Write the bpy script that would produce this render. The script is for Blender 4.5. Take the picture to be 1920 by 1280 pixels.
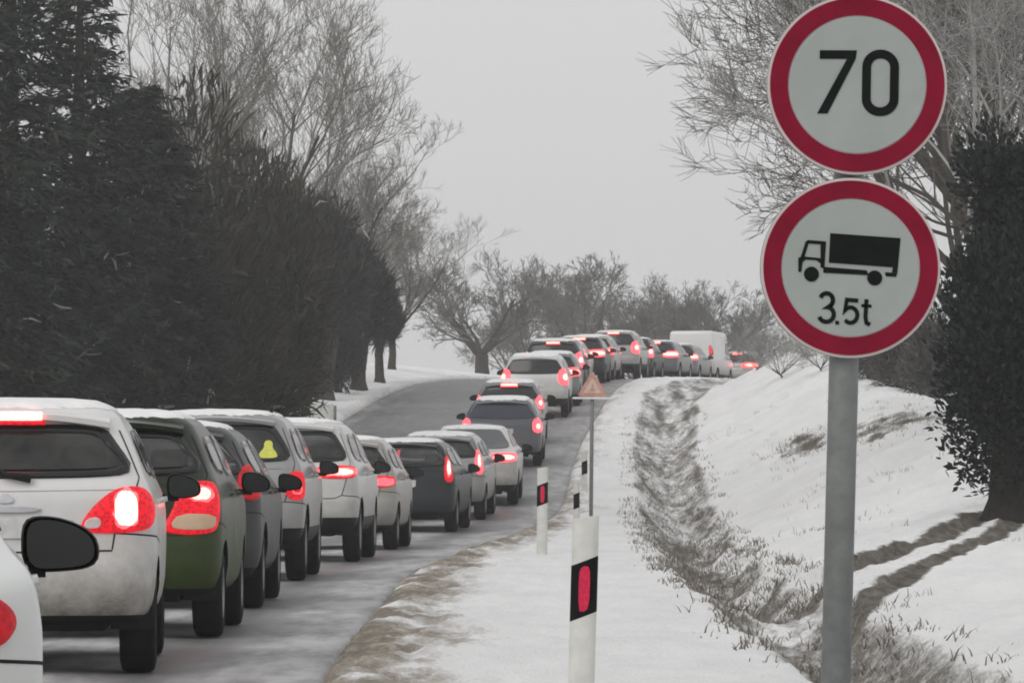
import bpy, math, random
import numpy as np
from mathutils import Vector, Matrix, noise

random.seed(7)
PI = math.pi
for o in list(bpy.data.objects):
    bpy.data.objects.remove(o)
SC = bpy.context.scene
COL = SC.collection

# ------------------------------------------------------------------ camera
F = 9500.0                     # focal length in photo pixels (1920 wide)
CAMZ = 1.11
cam = bpy.data.cameras.new('camera')
cam.sensor_width = 36.0
cam.lens = F / 1920.0 * 36.0
cam.clip_start = 0.5
cam.clip_end = 5000.0
cam_o = bpy.data.objects.new('camera', cam)
cam_o.location = (0, 0, CAMZ)
cam_o.rotation_euler = (PI / 2 + math.atan(235.0 / F), 0, 0)
COL.objects.link(cam_o)
SC.camera = cam_o

# ------------------------------------------------------------------ world: overcast winter sky
SUN_EL, SUN_AZ = math.radians(38), math.radians(215)
W = bpy.data.worlds.new('World')
SC.world = W
W.use_nodes = True
nt = W.node_tree
nt.nodes.clear()
n_out = nt.nodes.new('ShaderNodeOutputWorld')
n_bg = nt.nodes.new('ShaderNodeBackground')
n_sky = nt.nodes.new('ShaderNodeTexSky')
n_sky.sky_type = 'NISHITA'
n_sky.sun_disc = False
n_sky.sun_elevation = SUN_EL
n_sky.sun_rotation = SUN_AZ
n_sky.dust_density = 4.0
n_hs = nt.nodes.new('ShaderNodeHueSaturation')
n_hs.inputs['Saturation'].default_value = 0.06
n_hs.inputs['Value'].default_value = 1.0
n_mix = nt.nodes.new('ShaderNodeMix')
n_mix.data_type = 'RGBA'
n_mix.inputs[0].default_value = 0.9            # closed cloud layer over the clear sky
n_mix.inputs[7].default_value = (7.5, 7.5, 7.55, 1)
nt.links.new(n_sky.outputs[0], n_hs.inputs['Color'])
nt.links.new(n_hs.outputs[0], n_mix.inputs[6])
nt.links.new(n_mix.outputs[2], n_bg.inputs['Color'])
n_bg.inputs['Strength'].default_value = 0.10
nt.links.new(n_bg.outputs[0], n_out.inputs[0])

sun = bpy.data.lights.new('sun', 'SUN')
sun.energy = 1.0
sun.angle = math.radians(40)
sun.color = (1.0, 0.97, 0.93)
sun_o = bpy.data.objects.new('sun', sun)
COL.objects.link(sun_o)
sd = Vector((math.sin(SUN_AZ) * math.cos(SUN_EL), math.cos(SUN_AZ) * math.cos(SUN_EL), math.sin(SUN_EL)))
sun_o.rotation_euler = (-sd).to_track_quat('-Z', 'Y').to_euler()
sun_o.location = (0, -20, 40)

SC.view_settings.view_transform = 'Standard'
SC.view_settings.look = 'None'
SC.view_settings.exposure = 0.0
SC.view_settings.gamma = 1.0
SC.view_settings.use_curve_mapping = False
SC.cycles.use_denoising = True
SC.cycles.volume_bounces = 0
SC.cycles.max_bounces = 6
SC.cycles.diffuse_bounces = 3
SC.cycles.glossy_bounces = 2
SC.cycles.filter_width = 1.9

# ------------------------------------------------------------------ helpers
def px(x, y, d):
    """photo pixel at distance d -> world point (used for measuring real places)"""
    s = F / d
    return Vector(((x - 960.0) / s, d, CAMZ + (875.0 - y) / s))

def link(o, parent=None):
    COL.objects.link(o)
    if parent is not None:
        o.parent = parent
    return o

def tag(o, label=None, cat=None, group=None, kind=None):
    if label: o['label'] = label
    if cat: o['category'] = cat
    if group: o['group'] = group
    if kind: o['kind'] = kind
    return o

def empty(name, loc, rot=(0, 0, 0)):
    o = bpy.data.objects.new(name, None)
    o.empty_display_size = 0.3
    o.location = loc
    o.rotation_euler = rot
    return link(o)

def mesh(name, v, f, smooth=True):
    m = bpy.data.meshes.new(name)
    m.from_pydata([tuple(p) for p in v], [], [tuple(q) for q in f])
    m.update()
    if smooth:
        m.polygons.foreach_set('use_smooth', [True] * len(m.polygons))
    return m

def mk(name, v, f, mat, parent=None, smooth=True):
    m = mesh(name, v, f, smooth)
    if mat is not None:
        m.materials.append(mat)
    return link(bpy.data.objects.new(name, m), parent)

def box_vf(x0, x1, y0, y1, z0, z1):
    v = [(x0, y0, z0), (x1, y0, z0), (x1, y1, z0), (x0, y1, z0), (x0, y0, z1), (x1, y0, z1), (x1, y1, z1), (x0, y1, z1)]
    f = [(0, 3, 2, 1), (4, 5, 6, 7), (0, 1, 5, 4), (1, 2, 6, 5), (2, 3, 7, 6), (3, 0, 4, 7)]
    return v, f

def bbox(name, dims, mat, parent=None, bev=0.006):
    x0, x1, y0, y1, z0, z1 = dims
    v, f = box_vf(*dims)
    o = mk(name, v, f, mat, parent, False)
    if bev:
        b = o.modifiers.new('bevel', 'BEVEL')
        b.width = bev
        b.segments = 2
    return o

class MB:
    def __init__(s): s.v, s.f = [], []
    def add(s, v, f):
        b = len(s.v)
        s.v.extend(v)
        s.f.extend([tuple(i + b for i in q) for q in f])
    def tube(s, pts, rad, n=6, cap=True):
        """polyline tube, tapering"""
        b = len(s.v)
        k = len(pts)
        up = Vector((0.13, 0.31, 0.94))
        for i, p in enumerate(pts):
            t = (pts[min(i + 1, k - 1)] - pts[max(i - 1, 0)])
            if t.length < 1e-9: t = Vector((0, 0, 1))
            t.normalize()
            a = t.cross(up)
            if a.length < 0.05: a = t.cross(Vector((1, 0, 0)))
            a.normalize()
            c = t.cross(a)
            r = rad[i]
            for j in range(n):
                th = 2 * PI * j / n
                s.v.append(p + a * (r * math.cos(th)) + c * (r * math.sin(th)))
        for i in range(k - 1):
            for j in range(n):
                j2 = (j + 1) % n
                s.f.append((b + i * n + j, b + i * n + j2, b + (i + 1) * n + j2, b + (i + 1) * n + j))
        if cap:
            s.f.append(tuple(b + j for j in reversed(range(n))))
            s.f.append(tuple(b + (k - 1) * n + j for j in range(n)))
    def build(s, name, mat, parent=None, smooth=True):
        return mk(name, s.v, s.f, mat, parent, smooth)

def lathe_x(profile, n=28):
    """profile (radius, x) turned about the x axis"""
    v, f = [], []
    for r, x in profile:
        for j in range(n):
            t = 2 * PI * j / n
            v.append((x, r * math.cos(t), r * math.sin(t)))
    for i in range(len(profile) - 1):
        for j in range(n):
            j2 = (j + 1) % n
            f.append((i * n + j, i * n + j2, (i + 1) * n + j2, (i + 1) * n + j))
    return v, f

def pchip(xs, ys, xq):
    xs, ys, xq = np.asarray(xs, float), np.asarray(ys, float), np.asarray(xq, float)
    h = np.diff(xs); dl = np.diff(ys) / h
    m = np.zeros(len(xs))
    m[0], m[-1] = dl[0], dl[-1]
    for i in range(1, len(xs) - 1):
        if dl[i - 1] * dl[i] > 0:
            w1, w2 = 2 * h[i] + h[i - 1], h[i] + 2 * h[i - 1]
            m[i] = (w1 + w2) / (w1 / dl[i - 1] + w2 / dl[i])
    q = np.clip(xq, xs[0], xs[-1])
    i = np.clip(np.searchsorted(xs, q) - 1, 0, len(xs) - 2)
    t = (q - xs[i]) / h[i]
    t2, t3 = t * t, t * t * t
    return (2 * t3 - 3 * t2 + 1) * ys[i] + (t3 - 2 * t2 + t) * h[i] * m[i] + (-2 * t3 + 3 * t2) * ys[i + 1] + (t3 - t2) * h[i] * m[i + 1]

def sm(a, b, x):
    t = min(1.0, max(0.0, (x - a) / (b - a)))
    return t * t * (3 - 2 * t)

def nz(x, y, z=0.0):
    return noise.noise(Vector((x, y, z)))

def fbm(x, y, z=0.0, o=4):
    a, s, t = 0.5, 0.0, 1.0
    for _ in range(o):
        s += a * noise.noise(Vector((x * t, y * t, z + 7.3 * t)))
        a *= 0.5; t *= 2.03
    return s

# ------------------------------------------------------------------ materials
def mat_new(name):
    m = bpy.data.materials.new(name)
    m.use_nodes = True
    t = m.node_tree
    p = next(n for n in t.nodes if n.type == 'BSDF_PRINCIPLED')
    return m, t, p

def nd(t, kind, **kw):
    n = t.nodes.new(kind)
    for k, v in kw.items(): setattr(n, k, v)
    return n

def ramp(t, src, stops):
    r = nd(t, 'ShaderNodeValToRGB')
    el = r.color_ramp.elements
    while len(el) < len(stops): el.new(0.5)
    for e, (p, c) in zip(el, stops):
        e.position = p
        e.color = (*c, 1) if len(c) == 3 else c
    t.links.new(src, r.inputs[0])
    return r

def noise_tex(t, scale, detail=4, rough=0.55, vec=None, distort=0):
    n = nd(t, 'ShaderNodeTexNoise')
    n.inputs['Scale'].default_value = scale
    n.inputs['Detail'].default_value = detail
    n.inputs['Roughness'].default_value = rough
    n.inputs['Distortion'].default_value = distort
    if vec is not None: t.links.new(vec, n.inputs['Vector'])
    return n

def mixc(t, fac, a, b):
    m = nd(t, 'ShaderNodeMix', data_type='RGBA')
    for sock, val in ((m.inputs[0], fac), (m.inputs[6], a), (m.inputs[7], b)):
        if hasattr(val, 'is_linked'): t.links.new(val, sock)
        elif isinstance(val, (int, float)): sock.default_value = val
        else: sock.default_value = (*val, 1)
    return m.outputs[2]

def math_n(t, op, a, b=0.0, clamp=False):
    m = nd(t, 'ShaderNodeMath', operation=op, use_clamp=clamp)
    for sock, val in ((m.inputs[0], a), (m.inputs[1], b)):
        if hasattr(val, 'is_linked'): t.links.new(val, sock)
        else: sock.default_value = val
    return m.outputs[0]

def bump(t, p, h, strength=0.3, dist=0.02):
    b = nd(t, 'ShaderNodeBump')
    b.inputs['Strength'].default_value = strength
    b.inputs['Distance'].default_value = dist
    t.links.new(h, b.inputs['Height'])
    t.links.new(b.outputs[0], p.inputs['Normal'])
    return b

def simple(name, col, rough=0.5, metal=0.0, var=0.15, scale=18.0, bmp=0.0, coat=0.0, spec=0.2):
    """plain surface with a little procedural unevenness in colour and gloss"""
    m, t, p = mat_new(name)
    tc = nd(t, 'ShaderNodeTexCoord')
    n = noise_tex(t, scale, 5, 0.6, tc.outputs['Object'])
    a = tuple(c * (1 - var) for c in col); b = tuple(min(1, c * (1 + var)) for c in col)
    r = ramp(t, n.outputs['Fac'], [(0.3, a), (0.7, b)])
    t.links.new(r.outputs[0], p.inputs['Base Color'])
    rr = nd(t, 'ShaderNodeMapRange')
    rr.inputs['To Min'].default_value = max(0.02, rough - 0.08)
    rr.inputs['To Max'].default_value = min(1.0, rough + 0.12)
    t.links.new(n.outputs['Fac'], rr.inputs['Value'])
    t.links.new(rr.outputs[0], p.inputs['Roughness'])
    p.inputs['Metallic'].default_value = metal
    p.inputs['Coat Weight'].default_value = coat
    p.inputs['Specular IOR Level'].default_value = spec
    if bmp: bump(t, p, n.outputs['Fac'], bmp, 0.01)
    return m

def paint(name, col, grime_sheen=(0.30, 0.285, 0.26), amount=1.0, metal=0.0, rough=0.32, coat=0.7):
    """car paint with winter road grime: splashed low on the body, streaky"""
    m, t, p = mat_new(name)
    tc = nd(t, 'ShaderNodeTexCoord')
    sep = nd(t, 'ShaderNodeSeparateXYZ')
    t.links.new(tc.outputs['Object'], sep.inputs[0])
    n = noise_tex(t, 7.0, 6, 0.65, tc.outputs['Object'])
    n2 = noise_tex(t, 45.0, 3, 0.6, tc.outputs['Object'])
    low = nd(t, 'ShaderNodeMapRange')
    low.inputs['From Min'].default_value = 1.08
    low.inputs['From Max'].default_value = 0.30
    low.inputs['To Max'].default_value = 0.95
    t.links.new(sep.outputs['Z'], low.inputs['Value'])
    g = math_n(t, 'MULTIPLY', low.outputs[0], math_n(t, 'ADD', math_n(t, 'MULTIPLY', n.outputs['Fac'], 1.3), math_n(t, 'MULTIPLY', n2.outputs['Fac'], 0.3)))
    g = math_n(t, 'ADD', math_n(t, 'MULTIPLY', g, 1.0 * amount), 0.08 * amount, True)
    c = mixc(t, g, col, grime_sheen)
    t.links.new(c, p.inputs['Base Color'])
    r = nd(t, 'ShaderNodeMapRange')
    r.inputs['To Min'].default_value = rough
    r.inputs['To Max'].default_value = 0.85
    t.links.new(g, r.inputs['Value'])
    t.links.new(r.outputs[0], p.inputs['Roughness'])
    p.inputs['Metallic'].default_value = metal
    ct = math_n(t, 'SUBTRACT', coat, math_n(t, 'MULTIPLY', g, 0.9), True)
    t.links.new(ct, p.inputs['Coat Weight'])
    p.inputs['Coat Roughness'].default_value = 0.12
    p.inputs['Specular IOR Level'].default_value = 0.5 if coat > .5 else 0.25
    return m

def emis(name, base, col, strength, rough=0.25):
    m, t, p = mat_new(name)
    tc = nd(t, 'ShaderNodeTexCoord')
    n = nd(t, 'ShaderNodeTexVoronoi')
    n.inputs['Scale'].default_value = 42.0
    t.links.new(tc.outputs['Object'], n.inputs['Vector'])
    n = nd(t, 'ShaderNodeMath', operation='MULTIPLY')
    n.inputs[1].default_value = 1.1
    vo = next(q for q in t.nodes if q.type == 'TEX_VORONOI')
    t.links.new(vo.outputs['Distance'], n.inputs[0])
    r = ramp(t, n.outputs[0], [(0.3, tuple(c * 0.75 for c in base)), (0.7, base)])
    t.links.new(r.outputs[0], p.inputs['Base Color'])
    p.inputs['Emission Color'].default_value = (*col, 1)
    e = math_n(t, 'MULTIPLY', math_n(t, 'ADD', n.outputs[0], 0.5), strength)
    t.links.new(e, p.inputs['Emission Strength'])
    p.inputs['Roughness'].default_value = rough
    p.inputs['Specular IOR Level'].default_value = 0.25
    return m

M = {}
M['glass'] = simple('tinted_glass', (0.010, 0.011, 0.012), 0.10, 0, 0.3, 4, spec=.5)
M['glass_blue'] = simple('bluish_glass', (0.03, 0.035, 0.055), 0.12, 0, 0.3, 4, spec=.5)
M['glass_grey'] = simple('grey_glass', (0.08, 0.085, 0.09), 0.14, 0, 0.25, 3, spec=.5)
def clear_glass(name, tint):
    m = bpy.data.materials.new(name)
    m.use_nodes = True
    t = m.node_tree
    t.nodes.clear()
    o = nd(t, 'ShaderNodeOutputMaterial')
    tc = nd(t, 'ShaderNodeTexCoord')
    n = noise_tex(t, 5.0, 5, .6, tc.outputs['Object'])
    tr = nd(t, 'ShaderNodeBsdfTransparent')
    tr.inputs[0].default_value = (*tint, 1)
    gl = nd(t, 'ShaderNodeBsdfGlossy')
    gl.inputs['Roughness'].default_value = .06
    df = nd(t, 'ShaderNodeBsdfDiffuse')                 # film of road salt
    df.inputs[0].default_value = (.34, .335, .32, 1)
    fr = nd(t, 'ShaderNodeFresnel')
    fr.inputs[0].default_value = 1.5
    m1 = nd(t, 'ShaderNodeMixShader'); m2 = nd(t, 'ShaderNodeMixShader')
    fs = math_n(t, 'MULTIPLY', math_n(t, 'SUBTRACT', n.outputs['Fac'], .25, True), .30, True)
    t.links.new(fs, m1.inputs[0]); t.links.new(tr.outputs[0], m1.inputs[1]); t.links.new(df.outputs[0], m1.inputs[2])
    t.links.new(fr.outputs[0], m2.inputs[0]); t.links.new(m1.outputs[0], m2.inputs[1]); t.links.new(gl.outputs[0], m2.inputs[2])
    t.links.new(m2.outputs[0], o.inputs[0])
    return m
M['pane_dark'] = clear_glass('privacy_glass', (.16, .165, .17))
M['pane'] = clear_glass('window_glass', (.62, .64, .65))
M['seat'] = simple('seat_cloth', (0.03, 0.03, 0.032), .9, 0, .3, 30)
M['black'] = simple('black_plastic', (0.009, 0.009, 0.0095), 0.55, 0, 0.3, 30)
M['tyre'] = simple('tyre_rubber', (0.008, 0.008, 0.0085), 0.85, 0, 0.4, 25, 0.3)
M['rim'] = simple('alloy_rim', (0.30, 0.30, 0.31), 0.4, 0.7, 0.3, 12)
M['chrome'] = simple('chrome', (0.5, 0.5, 0.52), 0.2, 1.0, 0.1, 10)
M['seam'] = simple('panel_gap', (0.02, 0.02, 0.02), 0.8)
M['plate'] = simple('plate_white', (0.55, 0.55, 0.54), 0.5, 0, 0.2, 9)
M['lens'] = emis('brake_lens_lit', (0.45, 0.008, 0.015), (1.0, 0.010, 0.028), 0.50, .45)
M['lens_dim'] = emis('brake_lens_dim', (0.38, 0.008, 0.015), (1.0, 0.010, 0.028), 0.16, .45)
M['bulb'] = emis('brake_bulb', (0.8, 0.3, 0.3), (1.0, 0.19, 0.15), 7.0)
M['glow'] = emis('lamp_glare', (0.7, 0.08, 0.08), (1.0, 0.09, 0.10), 1.9)  # pink glare round the bulb, put in as a glowing colour
M['bulb_far'] = emis('brake_bulb_far', (0.8, 0.3, 0.3), (1.0, 0.15, 0.12), 6.5)
M['lens_far'] = emis('brake_lens_far', (0.6, 0.05, 0.06), (1.0, 0.075, 0.10), 2.2)
M['clear'] = simple('clear_lens', (0.60, 0.43, 0.30), 0.25, 0, 0.06, 6)
M['clearw'] = simple('clear_lens_white', (0.6, 0.52, 0.52), 0.2, 0, 0.2, 20)
M['sticker'] = simple('yellow_sticker', (0.62, 0.62, 0.12), 0.5, 0, 0.15, 30)

def snow_mat(name, tint=(0.86, 0.86, 0.865), sc=6.0, bm=0.4):
    m, t, p = mat_new(name)
    tc = nd(t, 'ShaderNodeTexCoord')
    n = noise_tex(t, sc, 7, 0.65, tc.outputs['Object'])
    r = ramp(t, n.outputs['Fac'], [(0.3, tuple(c * 0.9 for c in tint)), (0.65, tint)])
    t.links.new(r.outputs[0], p.inputs['Base Color'])
    p.inputs['Roughness'].default_value = 0.75
    p.inputs['Specular IOR Level'].default_value = 0.2
    bump(t, p, n.outputs['Fac'], bm, 0.05)
    return m
M['snow'] = snow_mat('snow_cover')

def ground_mat():
    m, t, p = mat_new('snowy_ground')
    tc = nd(t, 'ShaderNodeTexCoord')
    at_d = nd(t, 'ShaderNodeAttribute', attribute_name='dirt')
    at_s = nd(t, 'ShaderNodeAttribute', attribute_name='slush')
    mp = nd(t, 'ShaderNodeMapping')
    mp.inputs['Scale'].default_value = (1.0, 0.3, 1.0)
    t.links.new(tc.outputs['Object'], mp.inputs[0])
    n1 = noise_tex(t, 1.3, 8, 0.65, mp.outputs[0])
    n2 = noise_tex(t, 8.0, 8, 0.72, mp.outputs[0])
    n3 = noise_tex(t, 34.0, 4, 0.6, mp.outputs[0])
    snow = ramp(t, n1.outputs['Fac'], [(0.3, (0.80, 0.80, 0.805)), (0.6, (0.90, 0.90, 0.90))])
    earth = ramp(t, n2.outputs['Fac'], [(0.32, (0.050, 0.044, 0.037)), (0.52, (0.145, 0.130, 0.112)), (0.72, (0.28, 0.262, 0.236))])
    slush = ramp(t, n2.outputs['Fac'], [(0.3, (0.15, 0.125, 0.10)), (0.5, (0.28, 0.245, 0.20)), (0.7, (0.55, 0.51, 0.45))])
    ns = math_n(t, 'ADD', math_n(t, 'MULTIPLY', n2.outputs['Fac'], 0.9), math_n(t, 'MULTIPLY', n3.outputs['Fac'], 0.35))
    fd = nd(t, 'ShaderNodeMapRange')
    fd.inputs['From Min'].default_value = 0.50
    fd.inputs['From Max'].default_value = 0.78
    t.links.new(math_n(t, 'ADD', math_n(t, 'MULTIPLY', at_d.outputs['Fac'], 0.75), math_n(t, 'MULTIPLY', math_n(t, 'SUBTRACT', ns, 0.62), 0.9)), fd.inputs['Value'])
    fs = nd(t, 'ShaderNodeMapRange')
    fs.inputs['From Min'].default_value = 0.14
    fs.inputs['From Max'].default_value = 0.40
    t.links.new(math_n(t, 'ADD', math_n(t, 'MULTIPLY', at_s.outputs['Fac'], 0.8), math_n(t, 'MULTIPLY', math_n(t, 'SUBTRACT', ns, 0.62), 0.8)), fs.inputs['Value'])
    c = mixc(t, fs.outputs[0], snow.outputs[0], slush.outputs[0])
    c = mixc(t, fd.outputs[0], c, earth.outputs[0])
    t.links.new(c, p.inputs['Base Color'])
    p.inputs['Roughness'].default_value = 0.85
    p.inputs['Specular IOR Level'].default_value = 0.15
    hsum = math_n(t, 'ADD', n2.outputs['Fac'], math_n(t, 'MULTIPLY', n3.outputs['Fac'], 0.4))
    bump(t, p, hsum, 0.8, 0.07)
    return m
M['ground'] = ground_mat()

def road_mat():
    m, t, p = mat_new('winter_road')
    tc = nd(t, 'ShaderNodeTexCoord')
    a = nd(t, 'ShaderNodeAttribute', attribute_name='packed')     # 1 packed snow film, 0 wet asphalt
    mp = nd(t, 'ShaderNodeMapping')
    mp.inputs['Scale'].default_value = (1.0, 0.16, 1.0)
    t.links.new(tc.outputs['Object'], mp.inputs[0])
    n1 = noise_tex(t, 3.4, 8, 0.66, mp.outputs[0])
    n2 = noise_tex(t, 60.0, 3, 0.6, tc.outputs['Object'])
    wet = ramp(t, n1.outputs['Fac'], [(0.3, (0.09, 0.092, 0.096)), (0.7, (0.125, 0.128, 0.132))])
    pk = ramp(t, n1.outputs['Fac'], [(0.25, (0.27, 0.27, 0.275)), (0.5, (0.40, 0.40, 0.405)), (0.75, (0.52, 0.52, 0.52))])
    f = math_n(t, 'ADD', a.outputs['Fac'], math_n(t, 'MULTIPLY', math_n(t, 'MULTIPLY', math_n(t, 'SUBTRACT', n1.outputs['Fac'], 0.5), 2.2), a.outputs['Fac']), True)
    c = mixc(t, f, wet.outputs[0], pk.outputs[0])
    t.links.new(c, p.inputs['Base Color'])
    r = nd(t, 'ShaderNodeMapRange')
    r.inputs['To Min'].default_value = 0.42
    r.inputs['To Max'].default_value = 0.9
    t.links.new(f, r.inputs['Value'])
    t.links.new(r.outputs[0], p.inputs['Roughness'])
    p.inputs['Specular IOR Level'].default_value = 0.4
    bump(t, p, n2.outputs['Fac'], 0.2, 0.01)
    return m
M['road'] = road_mat()

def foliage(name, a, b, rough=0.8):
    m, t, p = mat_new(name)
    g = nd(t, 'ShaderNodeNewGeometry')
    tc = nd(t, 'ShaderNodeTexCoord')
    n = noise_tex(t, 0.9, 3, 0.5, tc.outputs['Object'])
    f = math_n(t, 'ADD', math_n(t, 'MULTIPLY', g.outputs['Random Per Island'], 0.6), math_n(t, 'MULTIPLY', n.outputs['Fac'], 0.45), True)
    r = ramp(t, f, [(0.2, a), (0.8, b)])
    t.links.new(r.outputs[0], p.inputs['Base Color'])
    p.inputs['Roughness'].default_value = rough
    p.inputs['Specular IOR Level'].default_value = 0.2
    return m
M['bark'] = simple('bark', (0.065, 0.058, 0.05), 0.9, 0, 0.4, 9, 0.5)
M['bark_dark'] = simple('bark_blackened', (0.028, 0.026, 0.023), 0.95, 0, 0.4, 12, 0.5)
M['bark_light'] = simple('bark_frosted', (0.16, 0.15, 0.135), 0.9, 0, 0.35, 7, 0.4)
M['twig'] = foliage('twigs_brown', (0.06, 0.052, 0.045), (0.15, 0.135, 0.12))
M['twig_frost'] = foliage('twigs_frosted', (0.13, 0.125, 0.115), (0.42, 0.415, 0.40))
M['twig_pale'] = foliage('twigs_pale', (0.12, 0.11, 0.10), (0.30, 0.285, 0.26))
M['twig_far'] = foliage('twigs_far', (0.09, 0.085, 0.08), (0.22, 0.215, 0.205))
M['needle'] = foliage('needles_dark', (0.010, 0.016, 0.014), (0.045, 0.055, 0.047))
M['needle2'] = foliage('needles_black_green', (0.007, 0.011, 0.010), (0.026, 0.033, 0.029))
M['scrub'] = foliage('thicket_olive', (0.018, 0.018, 0.014), (0.062, 0.060, 0.048))
M['scrub2'] = foliage('thicket_grey_brown', (0.028, 0.026, 0.024), (0.075, 0.072, 0.067))
M['scrub3'] = foliage('shrub_grey', (0.05, 0.048, 0.046), (0.16, 0.155, 0.15))
M['grass'] = foliage('dead_grass', (0.07, 0.062, 0.052), (0.27, 0.245, 0.21))
M['pole'] = simple('galvanised_pole', (0.205, 0.215, 0.21), 0.55, 0.2, 0.18, 14, 0.1)
M['sign_white'] = simple('sign_face_white', (0.335, 0.36, 0.345), 0.6, 0, 0.07, 5)
M['sign_rim'] = simple('sign_rim_pale', (0.60, 0.53, 0.51), 0.6, 0, 0.08, 8)
M['sign_red'] = simple('sign_red', (0.205, 0.006, 0.026), 0.6, 0, 0.2, 5, spec=.08)
M['sign_black'] = simple('sign_black', (0.007, 0.008, 0.008), 0.7, 0, 0.3, 20, spec=.08)
M['sign_back'] = simple('sign_metal_back', (0.33, 0.34, 0.34), 0.5, 0.5, 0.15, 10)
M['post_white'] = simple('delineator_white', (0.62, 0.62, 0.58), 0.55, 0, 0.1, 10)
M['refl'] = simple('red_reflector', (0.60, 0.02, 0.07), 0.3, 0, 0.3, 60)
M['warn_face'] = simple('warning_face_faded', (0.62, 0.48, 0.40), 0.6, 0, 0.2, 8)
M['warn_red'] = simple('warning_border_faded', (0.55, 0.30, 0.24), 0.6, 0, 0.2, 8)

# ------------------------------------------------------------------ the lie of the land
RD = [-40, -10, 0, 12, 20, 28, 50, 59, 67, 81, 92, 110, 120, 135, 147, 160, 178, 190, 203, 240, 300, 420]
RX = [2.0, -0.3, -0.95, -1.9, -2.45, -2.70, -2.74, -2.52, -2.2, -1.5, -0.8, -0.34, -0.02, 0.62, 1.15, 1.95, 3.85, 5.8, 8.4, 18, 40, 90]
ZD = [-40, 12, 25, 45, 75, 84, 92, 110, 120, 135, 147, 160, 175, 190, 205, 240, 300, 420]
ZZ = [-0.25, -0.12, -0.02, 0, 0.04, 0.12, 0.35, 1.15, 1.68, 2.5, 3.15, 3.75, 4.15, 4.3, 4.25, 4.1, 3.6, 2.5]
DD = np.linspace(-40, 420, 4601)
_rx = pchip(RD, RX, DD)
_ker = np.ones(61) / 61.0
_rx = np.convolve(np.pad(_rx, 30, mode='edge'), _ker, mode='valid')
_rz = np.convolve(np.pad(pchip(ZD, ZZ, DD), 30, mode='edge'), _ker, mode='valid')
_lx, _lz = _rx.tolist(), _rz.tolist()
def _look(tab, d):
    t = min(4599.999, max(0.0, (d + 40.0) * 10.0))
    i = int(t); f = t - i
    return tab[i] * (1 - f) + tab[i + 1] * f
def xc(d): return _look(_lx, d)           # centre of the queueing lane
def zr(d): return _look(_lz, d)           # road height
EDGE_R, EDGE_L = 1.65, -4.85
XV_D = [-40, 30, 45, 60, 90, 120, 150, 175, 205, 260, 420]
XV_X = [2.4, 1.40, 1.48, 1.62, 2.05, 2.65, 3.65, 6.3, 11.3, 25.5, 94]
XR_D = [-40, 30, 43, 52, 85, 115, 145, 175, 205, 260, 420]
XR_X = [3.7, 2.72, 2.72, 2.85, 3.72, 4.35, 5.5, 8.2, 13.2, 27.5, 96]
_lv, _lr = np.interp(DD, XV_D, XV_X).tolist(), np.interp(DD, XR_D, XR_X).tolist()
def x_v(d): return _look(_lv, d)
def x_r(d): return _look(_lr, d)

# farm track climbing the bank: two cut edges with bare soil, far side higher
CUTS = [([(2.0, 40.0), (3.0, 45.2), (6.1, 60.3), (12.0, 88.0)], .15), ([(1.7, 33.6), (2.5, 37.2), (5.8, 57.0), (11.0, 82.0)], .08)]
def cut(x, d):
    up = dirt = 0.0
    for ln, h in CUTS:
        if d < ln[0][1] or d > ln[-1][1]: continue
        for (ax, ad), (bx, bd) in zip(ln[:-1], ln[1:]):
            if ad <= d <= bd: xs = ax + (bx - ax) * (d - ad) / (bd - ad)
        if abs(xs - x) > 6: continue
        fade = sm(ln[0][1], ln[0][1] + 2.5, d) * (1 - sm(66, 84, d))
        e = xs - x + .05 * nz(d * .9, 2.0) + .015 * nz(d * 3.1, 4.0)
        up += h * sm(0, .26, e) * math.exp(-max(0, e) / 1.6) * fade
        if 0 < e < 1.0: dirt = max(dirt, .46 * fade)
        dirt = max(dirt, (sm(-.16, .02, e) * (1 - sm(.14, .36 + .2 * nz(d * .6, 8.0), e))) * fade)
    return up, dirt

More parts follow.
